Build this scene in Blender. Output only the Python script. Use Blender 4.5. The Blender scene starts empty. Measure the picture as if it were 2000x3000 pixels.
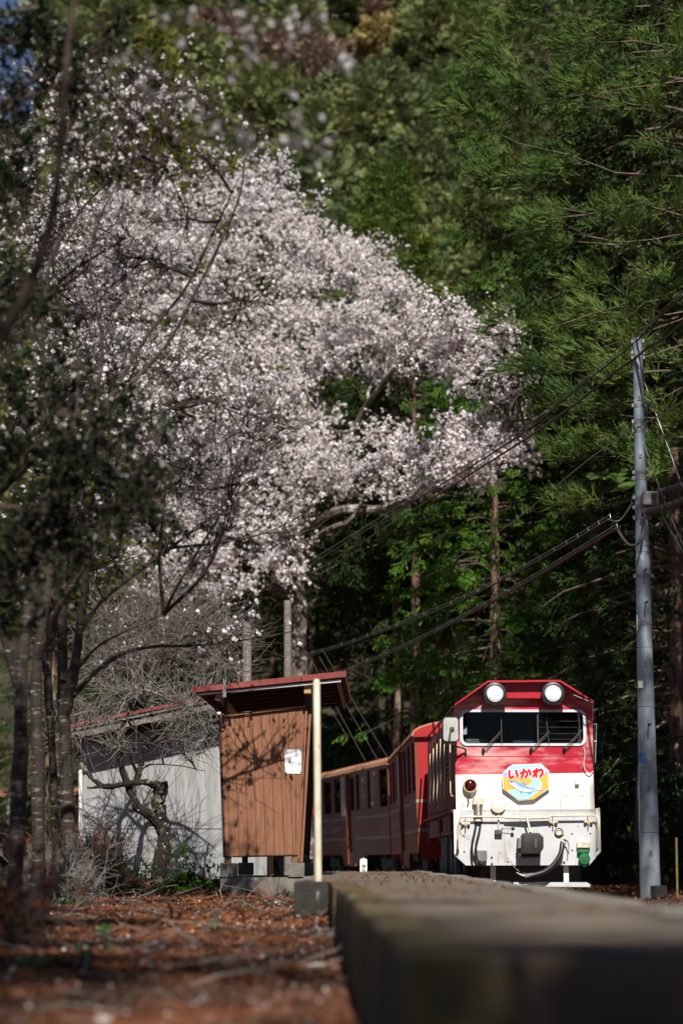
import bpy, math, random
import numpy as np
from mathutils import Vector, Matrix, noise as mnoise

sc = bpy.context.scene
R = math.radians

# ------------------------------------------------------------------ camera
FP = 7083.0                       # focal length in pixels of a 2000 px wide frame (85 mm on 24 mm)
PITCH = math.atan(1018.0 / FP)
CZ = 0.178                        # lens height above the platform top (platform top is z = 0)
cam_d = bpy.data.cameras.new('camera')
cam = bpy.data.objects.new('camera', cam_d)
sc.collection.objects.link(cam)
cam_d.sensor_fit = 'HORIZONTAL'
cam_d.sensor_width = 24.0
cam_d.lens = 85.0
cam_d.clip_start = 0.1
cam_d.clip_end = 6000.0
cam.location = (0, 0, CZ)
cam.rotation_euler = (R(90) + PITCH, 0, 0)
cam_d.dof.use_dof = True
cam_d.dof.focus_distance = 30.2
cam_d.dof.aperture_fstop = 1.5
sc.camera = cam

# ------------------------------------------------------------------ sky and sun
SUN_EL = R(47)
SUN_AZ = R(5)                    # to the right of straight behind the camera
sdir = Vector((math.sin(SUN_AZ) * math.cos(SUN_EL), -math.cos(SUN_AZ) * math.cos(SUN_EL), math.sin(SUN_EL)))
w = bpy.data.worlds.new('World')
sc.world = w
w.use_nodes = True
nt = w.node_tree
bg = nt.nodes['Background']
sky = nt.nodes.new('ShaderNodeTexSky')
sky.sky_type = 'NISHITA'
sky.sun_disc = False
sky.sun_elevation = SUN_EL
sky.sun_rotation = math.pi - SUN_AZ
sky.altitude = 1200
sky.air_density = 0.7
sky.dust_density = 0.2
sky.ozone_density = 0.8
nt.links.new(sky.outputs[0], bg.inputs[0])
bg.inputs[1].default_value = 0.05
sl = bpy.data.lights.new('sun', 'SUN')
sl.energy = 5.0
sl.angle = R(0.5)
sl.color = (1.0, 0.955, 0.88)
so = bpy.data.objects.new('sun', sl)
sc.collection.objects.link(so)
so.rotation_euler = sdir.to_track_quat('Z', 'Y').to_euler()
sc.view_settings.view_transform = 'Standard'
sc.view_settings.look = 'None'
sc.view_settings.exposure = 0.6
sc.view_settings.gamma = 1.0
sc.view_settings.use_curve_mapping = False
sc.render.engine = 'CYCLES'
sc.cycles.use_denoising = True
sc.cycles.max_bounces = 6
sc.cycles.diffuse_bounces = 3
sc.cycles.glossy_bounces = 3
sc.cycles.transmission_bounces = 3
sc.cycles.transparent_max_bounces = 6
sc.cycles.caustics_reflective = False
sc.cycles.caustics_refractive = False

# ------------------------------------------------------------------ helpers
rng = np.random.default_rng(7)
random.seed(7)
COL = sc.collection
W = {}                            # world matrix of every parent that is placed


def P(px, py, d):
    """The point at forward distance d that the photograph shows at (px, py) of 2000x3000."""
    u = (px - 1000) / FP
    v = (1500 - py) / FP
    y = math.cos(PITCH) - v * math.sin(PITCH)
    z = math.sin(PITCH) + v * math.cos(PITCH)
    return Vector((u * d / y, d, CZ + z * d / y))


def thing(name, label, cat, loc=(0, 0, 0), rotz=0.0, group=None):
    o = bpy.data.objects.new(name, None)
    COL.objects.link(o)
    o.location = loc
    o.rotation_euler = (0, 0, rotz)
    o.empty_display_size = 0.1
    W[o.name] = Matrix.Translation(Vector(loc)) @ Matrix.Rotation(rotz, 4, 'Z')
    return tag(o, label, cat, group)


def tag(o, label=None, cat=None, group=None, kind=None):
    if label:
        o['label'] = label
    if cat:
        o['category'] = cat
    if group:
        o['group'] = group
    if kind:
        o['kind'] = kind
    return o


def link_mesh(name, me, mat, parent):
    o = bpy.data.objects.new(name, me)
    COL.objects.link(o)
    if mat is not None:
        me.materials.append(mat)
    if parent is not None:
        o.parent = parent
        W[o.name] = W[parent.name]
    else:
        W[o.name] = Matrix.Identity(4)
    return o


def mesh_np(name, V, polys, mat, parent=None, local=False, smooth=False):
    """polys: list of (k,m) int arrays that index V."""
    V = np.asarray(V, dtype=np.float64).reshape(-1, 3)
    if parent is not None and not local:
        Mi = np.array(W[parent.name].inverted())
        V = V @ Mi[:3, :3].T + Mi[:3, 3]
    me = bpy.data.meshes.new(name)
    me.vertices.add(len(V))
    me.vertices.foreach_set('co', V.astype(np.float32).ravel())
    polys = [p for p in polys if len(p)]
    loops = np.concatenate([p.ravel() for p in polys])
    tot = np.concatenate([np.full(len(p), p.shape[1]) for p in polys])
    start = np.concatenate([[0], np.cumsum(tot)[:-1]])
    me.loops.add(len(loops))
    me.loops.foreach_set('vertex_index', loops.astype(np.int32))
    me.polygons.add(len(tot))
    me.polygons.foreach_set('loop_start', start.astype(np.int32))
    me.polygons.foreach_set('loop_total', tot.astype(np.int32))
    if smooth:
        me.polygons.foreach_set('use_smooth', np.ones(len(tot), dtype=bool))
    me.update(calc_edges=True)
    return link_mesh(name, me, mat, parent)


class MB:
    """Collects plain shapes; build() links them as one mesh object."""

    def __init__(s):
        s.v = []
        s.f = []

    def add(s, vs, fs):
        n = len(s.v)
        s.v += [tuple(v) for v in vs]
        s.f += [tuple(i + n for i in f) for f in fs]
        return s

    def box(s, x0, x1, y0, y1, z0, z1, M=None):
        vs = [Vector((x, y, z)) for z in (z0, z1) for y in (y0, y1) for x in (x0, x1)]
        if M is not None:
            vs = [M @ v for v in vs]
        return s.add(vs, [(0, 2, 3, 1), (4, 5, 7, 6), (0, 1, 5, 4), (2, 6, 7, 3), (0, 4, 6, 2), (1, 3, 7, 5)])

    def prism(s, poly, y0, y1, plane='xz'):
        """poly in x,z (counter-clockwise seen from -y), pushed from y0 (front) to y1."""
        n = len(poly)
        if plane == 'xz':
            a = [(p[0], y0, p[1]) for p in poly]
            b = [(p[0], y1, p[1]) for p in poly]
        elif plane == 'yz':
            a = [(y0, p[0], p[1]) for p in poly]
            b = [(y1, p[0], p[1]) for p in poly]
        else:
            a = [(p[0], p[1], y0) for p in poly]
            b = [(p[0], p[1], y1) for p in poly]
        fs = [tuple(range(n)), tuple(range(2 * n - 1, n - 1, -1))]
        fs += [(i, i + n, (i + 1) % n + n, (i + 1) % n) for i in range(n)]
        return s.add(a + b, fs)

    def pushed(s, pts, off):
        """3-D polygon pushed along a vector."""
        n = len(pts)
        a = [Vector(p) for p in pts]
        b = [p + Vector(off) for p in a]
        fs = [tuple(range(n)), tuple(range(2 * n - 1, n - 1, -1))]
        fs += [(i, i + n, (i + 1) % n + n, (i + 1) % n) for i in range(n)]
        return s.add(a + b, fs)

    def tube(s, pts, r, n=8, caps=True):
        pts = [Vector(p) for p in pts]
        k = len(pts)
        rs = r if isinstance(r, (list, tuple)) else [r] * k
        vs = []
        up = None
        for i, p in enumerate(pts):
            d = (pts[min(i + 1, k - 1)] - pts[max(i - 1, 0)])
            d = d.normalized() if d.length > 1e-9 else Vector((0, 0, 1))
            if up is None:
                up = Vector((0, 0, 1)) if abs(d.z) < .9 else Vector((0, 1, 0))
            a = d.cross(up)
            a = a.normalized() if a.length > 1e-6 else d.orthogonal().normalized()
            b = a.cross(d).normalized()
            up = b
            for j in range(n):
                t = 2 * math.pi * j / n
                vs.append(p + a * (math.cos(t) * rs[i]) + b * (math.sin(t) * rs[i]))
        fs = []
        for i in range(k - 1):
            for j in range(n):
                fs.append((i * n + j, i * n + (j + 1) % n, (i + 1) * n + (j + 1) % n, (i + 1) * n + j))
        if caps:
            fs.append(tuple(range(n - 1, -1, -1)))
            fs.append(tuple(range((k - 1) * n, k * n)))
        return s.add(vs, fs)

    def lathe(s, prof, c, axis='y', n=24):
        """prof: list of (radius, along); axis: direction of 'along'."""
        c = Vector(c)
        ax = {'x': (Vector((0, 1, 0)), Vector((0, 0, 1)), Vector((1, 0, 0))),
              'y': (Vector((1, 0, 0)), Vector((0, 0, 1)), Vector((0, 1, 0))),
              'z': (Vector((1, 0, 0)), Vector((0, 1, 0)), Vector((0, 0, 1)))}[axis]
        vs = []
        for r_, h in prof:
            for j in range(n):
                t = 2 * math.pi * j / n
                vs.append(c + ax[0] * (r_ * math.cos(t)) + ax[1] * (r_ * math.sin(t)) + ax[2] * h)
        fs = []
        for i in range(len(prof) - 1):
            for j in range(n):
                fs.append((i * n + j, (i + 1) * n + j, (i + 1) * n + (j + 1) % n, i * n + (j + 1) % n))
        fs.append(tuple(range(n)))
        fs.append(tuple(range(len(prof) * n - 1, (len(prof) - 1) * n - 1, -1)))
        return s.add(vs, fs)

    def wall(s, x0, x1, z0, z1, holes, y0, y1):
        """a wall in x,z between y0 and y1 with rectangular openings (x0,x1,z0,z1)."""
        xs = sorted({x0, x1, *[h[0] for h in holes], *[h[1] for h in holes]})
        zs = sorted({z0, z1, *[h[2] for h in holes], *[h[3] for h in holes]})
        solid = {}
        for i in range(len(xs) - 1):
            for j in range(len(zs) - 1):
                cx, cz = (xs[i] + xs[i + 1]) / 2, (zs[j] + zs[j + 1]) / 2
                solid[i, j] = not any(h[0] < cx < h[1] and h[2] < cz < h[3] for h in holes)
        for (i, j), ok in solid.items():
            if not ok:
                continue
            a, b, c, d = xs[i], xs[i + 1], zs[j], zs[j + 1]
            v = [(a, y0, c), (b, y0, c), (b, y0, d), (a, y0, d), (a, y1, c), (b, y1, c), (b, y1, d), (a, y1, d)]
            f = [(0, 1, 2, 3), (7, 6, 5, 4)]
            if not solid.get((i - 1, j)):
                f.append((0, 3, 7, 4))
            if not solid.get((i + 1, j)):
                f.append((1, 5, 6, 2))
            if not solid.get((i, j - 1)):
                f.append((0, 4, 5, 1))
            if not solid.get((i, j + 1)):
                f.append((3, 2, 6, 7))
            s.add(v, f)
        return s

    def build(s, name, mat, parent=None, local=False, smooth=False, bevel=0.0, sharp=35):
        V = np.array(s.v, dtype=np.float64)
        if parent is not None and not local:
            Mi = np.array(W[parent.name].inverted())
            V = V @ Mi[:3, :3].T + Mi[:3, 3]
        me = bpy.data.meshes.new(name)
        me.from_pydata([tuple(v) for v in V], [], s.f)
        if bevel > 0:
            import bmesh
            bm = bmesh.new()
            bm.from_mesh(me)
            bmesh.ops.remove_doubles(bm, verts=bm.verts, dist=1e-5)
            ed = [e for e in bm.edges if len(e.link_faces) == 2 and e.calc_face_angle(0) > R(25)]
            bmesh.ops.bevel(bm, geom=ed, offset=bevel, segments=2, affect='EDGES', profile=.6)
            bm.to_mesh(me)
            bm.free()
        if smooth:
            for p in me.polygons:
                p.use_smooth = True
            try:
                me.set_sharp_from_angle(angle=R(sharp))
            except Exception:
                pass
        me.update()
        return link_mesh(name, me, mat, parent)


def copy_tree(o, parent=None):
    c = o.copy()
    COL.objects.link(c)
    c.parent = parent
    for ch in o.children:
        copy_tree(ch, c)
    return c


# ------------------------------------------------------------------ materials
def mat(name, col, col2=None, rough=.75, scale=6.0, detail=4.0, lo=.35, hi=.65, stretch=(1, 1, 1), bump=0.0, bscale=None,
        metal=0.0, spec=.3, coat=0.0, extra=None):
    """Principled with one noise blending two colours; extra: list of (colour, scale, stretch, lo, hi) stains on top."""
    m = bpy.data.materials.new(name)
    m.use_nodes = True
    t = m.node_tree
    b = t.nodes['Principled BSDF']
    b.inputs['Roughness'].default_value = rough
    b.inputs['Metallic'].default_value = metal
    b.inputs['Specular IOR Level'].default_value = spec
    if coat:
        b.inputs['Coat Weight'].default_value = coat
    if col2 is None:
        col2 = tuple(c * .72 for c in col)
    tc = t.nodes.new('ShaderNodeTexCoord')

    def nz(sc_, st, det, lo_, hi_):
        mp = t.nodes.new('ShaderNodeMapping')
        mp.inputs['Scale'].default_value = st
        t.links.new(tc.outputs['Object'], mp.inputs[0])
        n = t.nodes.new('ShaderNodeTexNoise')
        n.inputs['Scale'].default_value = sc_
        n.inputs['Detail'].default_value = det
        n.inputs['Roughness'].default_value = .6
        t.links.new(mp.outputs[0], n.inputs['Vector'])
        mr = t.nodes.new('ShaderNodeMapRange')
        mr.inputs[1].default_value = lo_
        mr.inputs[2].default_value = hi_
        t.links.new(n.outputs[0], mr.inputs[0])
        return n, mr

    def mix(fac, a, c):
        x = t.nodes.new('ShaderNodeMix')
        x.data_type = 'RGBA'
        t.links.new(fac, x.inputs[0])
        if isinstance(a, tuple):
            x.inputs[6].default_value = (*a, 1)
        else:
            t.links.new(a, x.inputs[6])
        x.inputs[7].default_value = (*c, 1)
        return x.outputs[2]
    n, mr = nz(scale, stretch, detail, lo, hi)
    out = mix(mr.outputs[0], tuple(col), tuple(col2))
    for (c, s_, st, l_, h_) in (extra or []):
        _, e = nz(s_, st, 5.0, l_, h_)
        out = mix(e.outputs[0], out, tuple(c))
    t.links.new(out, b.inputs['Base Color'])
    if bump:
        bn = t.nodes.new('ShaderNodeBump')
        bn.inputs['Strength'].default_value = bump
        bn.inputs['Distance'].default_value = .02
        src = n
        if bscale:
            src, _ = nz(bscale, stretch, 5.0, 0, 1)
        t.links.new(src.outputs[0], bn.inputs['Height'])
        t.links.new(bn.outputs[0], b.inputs['Normal'])
    return m


def leafmat(name, col, col2, scale=1.5, trans=.3, lo=.35, hi=.65, tcol=None, fine=None, gloss=0.0):
    m = bpy.data.materials.new(name)
    m.use_nodes = True
    t = m.node_tree
    t.nodes.remove(t.nodes['Principled BSDF'])
    o = t.nodes['Material Output']
    tc = t.nodes.new('ShaderNodeTexCoord')
    n = t.nodes.new('ShaderNodeTexNoise')
    n.inputs['Scale'].default_value = scale
    n.inputs['Detail'].default_value = 3
    t.links.new(tc.outputs['Object'], n.inputs['Vector'])
    mr = t.nodes.new('ShaderNodeMapRange')
    mr.inputs[1].default_value = lo
    mr.inputs[2].default_value = hi
    t.links.new(n.outputs[0], mr.inputs[0])
    x = t.nodes.new('ShaderNodeMix')
    x.data_type = 'RGBA'
    t.links.new(mr.outputs[0], x.inputs[0])
    x.inputs[6].default_value = (*col, 1)
    x.inputs[7].default_value = (*col2, 1)
    out = x.outputs[2]
    if fine:
        n2 = t.nodes.new('ShaderNodeTexNoise')
        n2.inputs['Scale'].default_value = fine[1]
        n2.inputs['Detail'].default_value = 2
        t.links.new(tc.outputs['Object'], n2.inputs['Vector'])
        mr2 = t.nodes.new('ShaderNodeMapRange')
        mr2.inputs[1].default_value = fine[2]
        mr2.inputs[2].default_value = fine[3]
        t.links.new(n2.outputs[0], mr2.inputs[0])
        y = t.nodes.new('ShaderNodeMix')
        y.data_type = 'RGBA'
        t.links.new(mr2.outputs[0], y.inputs[0])
        t.links.new(out, y.inputs[6])
        y.inputs[7].default_value = (*fine[0], 1)
        out = y.outputs[2]
    d = t.nodes.new('ShaderNodeBsdfDiffuse')
    tr = t.nodes.new('ShaderNodeBsdfTranslucent')
    ms = t.nodes.new('ShaderNodeMixShader')
    ms.inputs[0].default_value = trans
    t.links.new(out, d.inputs[0])
    t.links.new(out, tr.inputs[0])
    t.links.new(d.outputs[0], ms.inputs[1])
    t.links.new(tr.outputs[0], ms.inputs[2])
    res = ms.outputs[0]
    if gloss:
        g = t.nodes.new('ShaderNodeBsdfGlossy')
        g.inputs['Roughness'].default_value = .35
        m2 = t.nodes.new('ShaderNodeMixShader')
        m2.inputs[0].default_value = gloss
        t.links.new(res, m2.inputs[1])
        t.links.new(g.outputs[0], m2.inputs[2])
        res = m2.outputs[0]
    t.links.new(res, o.inputs[0])
    return m


def glassmat(name, tint=(.8, .85, .85), refl=.08, rough=.02):
    m = bpy.data.materials.new(name)
    m.use_nodes = True
    t = m.node_tree
    t.nodes.remove(t.nodes['Principled BSDF'])
    o = t.nodes['Material Output']
    tr = t.nodes.new('ShaderNodeBsdfTransparent')
    tr.inputs[0].default_value = (*tint, 1)
    g = t.nodes.new('ShaderNodeBsdfGlossy')
    g.inputs['Roughness'].default_value = rough
    fr = t.nodes.new('ShaderNodeFresnel')
    fr.inputs[0].default_value = 1.22
    ms = t.nodes.new('ShaderNodeMixShader')
    t.links.new(fr.outputs[0], ms.inputs[0])
    t.links.new(tr.outputs[0], ms.inputs[1])
    t.links.new(g.outputs[0], ms.inputs[2])
    t.links.new(ms.outputs[0], o.inputs[0])
    return m


# ------------------------------------------------------------------ foliage helpers
def nrm(a):
    return a / np.maximum(np.linalg.norm(a, axis=-1, keepdims=True), 1e-9)


def frames(d, roll=None, up=(0, 0, 1)):
    """rotation matrices (N,3,3) whose x axis is d; z axis leans to up, turned by roll."""
    d = nrm(np.asarray(d, float))
    u = np.broadcast_to(np.asarray(up, float), d.shape)
    y = np.cross(u, d)
    bad = np.linalg.norm(y, axis=1) < 1e-3
    y[bad] = (0, 1, 0)
    y = nrm(y)
    z = np.cross(d, y)
    if roll is not None:
        c, s_ = np.cos(roll)[:, None], np.sin(roll)[:, None]
        y, z = y * c + z * s_, z * c - y * s_
    return np.stack([d, y, z], axis=2)


def inst(tv, tf, pos, rot, scl):
    """copies of a template (tv verts, tf faces) at pos with rot (N,3,3) and scale."""
    N, n = len(pos), len(tv)
    V = np.einsum('nij,vj->nvi', rot, tv) * np.asarray(scl)[:, None, None] + pos[:, None, :]
    F = tf[None] + (np.arange(N) * n)[:, None, None]
    return V.reshape(-1, 3), F.reshape(-1, tf.shape[1])


def cat_parts(parts):
    Vs, Fs, o = [], [], 0
    for V, F in parts:
        Vs.append(V)
        Fs.append(F + o)
        o += len(V)
    return np.concatenate(Vs), np.concatenate(Fs)


def sprays(templates, pos, d, size, r, roll_amp=.6):
    """one random template per placement, joined."""
    pos, d, size = np.asarray(pos), np.asarray(d), np.asarray(size)
    which = r.integers(0, len(templates), len(pos))
    rot = frames(d, r.normal(0, roll_amp, len(pos)))
    out = []
    for k, (tv, tf) in enumerate(templates):
        m = which == k
        if m.any():
            out.append(inst(tv, tf, pos[m], rot[m], size[m]))
    return cat_parts(out)


def quads(list4):
    V = np.array(list4, float).reshape(-1, 3)
    F = np.arange(len(V)).reshape(-1, 4)
    return V, F


def rhomb(p, d, L, wd, n, bend=0.0):
    """leaf-like quad: base p, along d, half width wd, in the plane with normal n."""
    p, d, n = np.array(p, float), np.array(d, float), np.array(n, float)
    s_ = np.cross(n, d)
    s_ /= max(np.linalg.norm(s_), 1e-6)
    mid = p + d * L * .5 + n * bend
    return [p, mid + s_ * wd, p + d * L, mid - s_ * wd]


def t_cypress(r, k=6, seg=2, wd=.036):
    q = []
    for i in range(k):
        t = .12 + .8 * i / (k - 1)
        for sgn in (-1, 1):
            a = sgn * (R(38) + r.normal(0, .16))
            L = (.55 * (1 - t) + .16) * r.uniform(.75, 1.2)
            p = np.array([t + r.normal(0, .02), 0, -.16 * t * t])
            for s_ in range(seg):
                d = np.array([math.cos(a), math.sin(a), -.22 - .25 * s_ + r.normal(0, .16)])
                d /= np.linalg.norm(d)
                n = np.array([r.normal(0, .35), r.normal(0, .35), 1.])
                n /= np.linalg.norm(n)
                q.append(rhomb(p, d, L / seg * 1.25, wd * r.uniform(.8, 1.4), n))
                p = p + d * L / seg
                a += r.normal(0, .3)
    q.append(rhomb([.8, 0, -.12], [.97, 0, -.2], .3, wd, [0, 0, 1]))
    return quads(q)


def t_cedar(r, k=16, wd=.017):
    q = []
    for i in range(k):
        th = r.uniform(0, 2 * math.pi)
        a = abs(r.normal(0, .55))
        b = r.uniform(0, .45)
        d = np.array([math.cos(a), math.sin(a) * math.cos(th), math.sin(a) * math.sin(th)])
        L = r.uniform(.36, .66)
        p = np.array([b, 0, 0.0])
        side = np.cross(d, r.normal(0, 1, 3))
        side /= max(np.linalg.norm(side), 1e-6)
        m = p + d * L * .5
        d2 = d + np.array([.35, 0, .38]) + r.normal(0, .2, 3)
        d2 /= np.linalg.norm(d2)
        e = m + d2 * L * .55
        q.append([p - side * wd * .6, p + side * wd * .6, m + side * wd, m - side * wd])
        q.append([m - side * wd, m + side * wd, e + side * wd * .35, e - side * wd * .35])
    return quads(q)


def t_flower(r, k=6, rad=.6, sz=.42):
    q = []
    for i in range(k):
        c = r.normal(0, 1, 3)
        c = c / np.linalg.norm(c) * rad * r.uniform(.4, 1)
        n = c / max(np.linalg.norm(c), 1e-6) + r.normal(0, .5, 3)
        n /= np.linalg.norm(n)
        a = np.cross(n, r.normal(0, 1, 3))
        a /= np.linalg.norm(a)
        b = np.cross(n, a)
        s_ = sz * r.uniform(.7, 1.15)
        q.append([c + a * s_, c + b * s_ * .95 - n * .06, c - a * s_, c - b * s_ * .95 - n * .06])
    return quads(q)


def t_leaves(r, k=6, L=.5, wd=.15):
    q = []
    for i in range(k):
        t = i / k
        a = r.uniform(0, 2 * math.pi)
        d = np.array([.55, math.cos(a) * .8, math.sin(a) * .55 + .1])
        d /= np.linalg.norm(d)
        n = np.cross(d, r.normal(0, 1, 3)) + np.array([0, 0, .8])
        n -= d * np.dot(n, d)
        n /= np.linalg.norm(n)
        q.append(rhomb([t * .8, 0, 0], d, L * r.uniform(.7, 1.2), wd * r.uniform(.8, 1.2), n, .03))
    return quads(q)


def twigs(P0, P1, r0, r1):
    """many 3-sided tapering sticks as arrays; P0,P1 (N,3)."""
    P0, P1 = np.asarray(P0, float), np.asarray(P1, float)
    N = len(P0)
    r0 = np.broadcast_to(np.asarray(r0, float), (N,))
    r1 = np.broadcast_to(np.asarray(r1, float), (N,))
    rot = frames(P1 - P0)
    V = np.zeros((N, 6, 3))
    for j in range(3):
        t = 2 * math.pi * j / 3
        o = rot[:, :, 1] * math.cos(t) + rot[:, :, 2] * math.sin(t)
        V[:, j] = P0 + o * r0[:, None]
        V[:, j + 3] = P1 + o * r1[:, None]
    f = np.array([[0, 1, 4, 3], [1, 2, 5, 4], [2, 0, 3, 5]])
    F = f[None] + (np.arange(N) * 6)[:, None, None]
    return V.reshape(-1, 3), F.reshape(-1, 4)


def twig_chains(start, d, L, segs, r0, r1, r, wob=.35, up=0.0):
    """bent twigs: returns sticks (V,F) and the points along them (N,segs+1,3)."""
    start, d = np.asarray(start, float), nrm(np.asarray(d, float))
    N = len(start)
    L = np.broadcast_to(np.asarray(L, float), (N,))
    pts = [start]
    cur, dd = start, d
    parts = []
    for s_ in range(segs):
        dd = nrm(dd + r.normal(0, wob, (N, 3)) + np.array([0, 0, up]))
        nx = cur + dd * (L / segs)[:, None]
        a, b = r0 + (r1 - r0) * s_ / segs, r0 + (r1 - r0) * (s_ + 1) / segs
        parts.append(twigs(cur, nx, a, b))
        cur = nx
        pts.append(cur)
    V, F = cat_parts(parts)
    return V, F, np.stack(pts, 1)


def smooth_path(pts, k=5):
    """Catmull-Rom through pts (Vectors or (x,y,z,r) tuples)."""
    A = np.array([list(p) for p in pts], float)
    if len(A) < 3:
        return A
    B = np.concatenate([[2 * A[0] - A[1]], A, [2 * A[-1] - A[-2]]])
    out = []
    for i in range(1, len(B) - 2):
        for t in np.linspace(0, 1, k, endpoint=False):
            p0, p1, p2, p3 = B[i - 1], B[i], B[i + 1], B[i + 2]
            out.append(.5 * (2 * p1 + (p2 - p0) * t + (2 * p0 - 5 * p1 + 4 * p2 - p3) * t ** 2 + (3 * p1 - p0 - 3 * p2 + p3) * t ** 3))
    out.append(B[-2])
    return np.array(out)


def limb_px(mb, pts, n=8, k=4, wob=0.0, r=None):
    """limb through (px, py, depth, width_px)."""
    A = []
    for (px, py, d, wpx) in pts:
        q = P(px, py, d)
        A.append((q.x, q.y, q.z, wpx * d / FP / 2))
    S = smooth_path(A, k)
    if wob and r is not None:
        S[1:-1, :3] += r.normal(0, wob, (len(S) - 2, 3)) * S[1:-1, 3:4]
        S[:, 3] *= r.uniform(.9, 1.12, len(S))
    mb.tube([Vector(p[:3]) for p in S], [max(p[3], .002) for p in S], n)
    return S

# ------------------------------------------------------------------ material library
M = {}
M['soil'] = mat('soil', (.13, .05, .026), (.05, .025, .016), rough=1, scale=3.5, detail=8, lo=.3, hi=.7, bump=.6, bscale=30,
                extra=[((.2, .085, .04), 11, (1, 1, 1), .52, .7)])
M['litter'] = leafmat('litter', (.215, .080, .038), (.048, .028, .021), scale=1.3, trans=.1, lo=.38, hi=.60, fine=((.30, .21, .15), 21, .58, .72))
M['concrete'] = mat('concrete', (.20, .185, .16), (.10, .09, .075), rough=.95, scale=5, detail=8, bump=.5, bscale=60,
                    extra=[((.16, .09, .06), 3.5, (1, 1, 1), .52, .72), ((.06, .06, .055), 9, (1, 1, 1), .58, .75)])
M['asphalt'] = mat('asphalt', (.165, .134, .102), (.080, .063, .048), rough=.95, scale=2.2, detail=9, bump=.6, bscale=90,
                   extra=[((.15, .065, .035), 1.7, (1, .6, 1), .55, .70), ((.30, .28, .25), 26, (1, 1, 1), .64, .70)])
M['moss_stone'] = mat('moss_stone', (.078, .060, .040), (.115, .086, .026), rough=1, scale=4.5, detail=8, bump=.7, bscale=50,
                      extra=[((.035, .03, .024), 6, (1, 1, 1), .5, .7)])
M['block'] = mat('block', (.042, .038, .032), (.020, .019, .016), rough=1, scale=6, detail=8, bump=.6, bscale=60, extra=[((.25, .24, .22), 14, (1, 1, .35), .63, .72)])
M['ballast'] = mat('ballast', (.16, .13, .11), (.06, .045, .035), rough=1, scale=24, detail=6, bump=.8)
M['rail'] = mat('rail', (.16, .09, .06), (.08, .045, .03), rough=.6, metal=.3, scale=20)
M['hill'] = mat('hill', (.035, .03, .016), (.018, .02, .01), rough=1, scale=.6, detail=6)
M['wood_brown'] = mat('wood_brown', (.262, .118, .062), (.155, .066, .037), rough=.8, scale=3.2, detail=7, lo=.3, hi=.72, stretch=(9, 9, .8), bump=.35, bscale=7,
                      extra=[((.09, .03, .018), 5, (2.2, 2.2, .9), .63, .72)])
M['wood_dark'] = mat('wood_dark', (.075, .033, .02), (.04, .02, .014), rough=.85, scale=5, stretch=(4, 4, .7), bump=.3)
M['wood_pale'] = mat('wood_pale', (.42, .27, .12), (.3, .18, .08), rough=.8, scale=14)
M['wood_grey'] = mat('wood_grey', (.22, .19, .165), (.12, .10, .088), rough=.9, scale=4, stretch=(.8, 6, 6), bump=.3)
M['roof_red'] = mat('roof_red', (.24, .05, .042), (.17, .035, .03), rough=.55, scale=6, extra=[((.12, .03, .025), 10, (1, 1, 1), .6, .7)])
M['white_paint'] = mat('white_paint', (.72, .72, .70), (.6, .59, .56), rough=.5, scale=8)
M['cream_pipe'] = mat('cream_pipe', (.62, .58, .47), (.52, .46, .35), rough=.6, scale=7, extra=[((.36, .17, .05), 5, (3, 3, .9), .63, .74)])
M['tin'] = mat('tin', (.42, .43, .43), (.30, .30, .295), rough=.5, metal=.25, scale=3.2, stretch=(3, 3, .5), extra=[((.26, .23, .18), 2.4, (4, 4, .35), .58, .75)])
M['steel'] = mat('steel', (.27, .32, .355), (.18, .215, .24), rough=.5, metal=.35, scale=4, stretch=(2, 2, .6),
                 extra=[((.55, .57, .58), 5, (1.5, 1.5, .8), .66, .70)])
M['galv'] = mat('galv', (.26, .27, .28), (.16, .16, .16), rough=.5, metal=.5, scale=18)
M['black'] = mat('black', (.018, .017, .016), (.03, .028, .026), rough=.6, scale=14, spec=.4)
M['rubber'] = mat('rubber', (.022, .022, .023), (.014, .014, .014), rough=.42, scale=20, spec=.5)
M['cable'] = mat('cable', (.035, .03, .028), (.06, .045, .035), rough=.6, scale=8)
M['wire'] = mat('wire', (.30, .30, .29), (.16, .16, .15), rough=.45, metal=.6, scale=20)
M['sheet_white'] = mat('sheet_white', (.72, .73, .74), (.55, .56, .58), rough=.35, metal=.1, scale=7, extra=[((.35, .33, .3), 13, (1, 1, 1), .66, .74)])
M['stone'] = mat('stone', (.46, .43, .39), (.3, .27, .23), rough=.9, scale=9, bump=.4)
M['stone_dark'] = mat('stone_dark', (.2, .17, .14), (.11, .09, .07), rough=.9, scale=9, bump=.4)
M['bark_cherry'] = mat('bark_cherry', (.042, .029, .024), (.020, .015, .013), rough=.8, scale=2.4, stretch=(2, 2, 9), bump=.6, bscale=6,
                       extra=[((.24, .215, .185), 2.8, (2.2, 2.2, 13), .61, .68), ((.16, .13, .10), 5, (1, 1, 1), .58, .72)])
M['bark_near'] = mat('bark_near', (.07, .046, .032), (.035, .024, .018), rough=.85, scale=3, stretch=(2, 2, 6), bump=.5)
M['bark_lichen'] = mat('bark_lichen', (.028, .021, .017), (.012, .010, .009), rough=1, scale=14, bump=.9, bscale=26,
                       extra=[((.30, .30, .21), 5.0, (1, 1, 1), .56, .66), ((.44, .43, .33), 15, (1, 1, 1), .62, .68)])
M['twig_grey'] = mat('twig_grey', (.24, .22, .195), (.12, .105, .092), rough=.9, scale=5)
M['twig_red'] = mat('twig_red', (.15, .085, .06), (.085, .05, .038), rough=.9, scale=6)
M['twig_dark'] = mat('twig_dark', (.085, .062, .048), (.042, .032, .027), rough=.9, scale=5)
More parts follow.
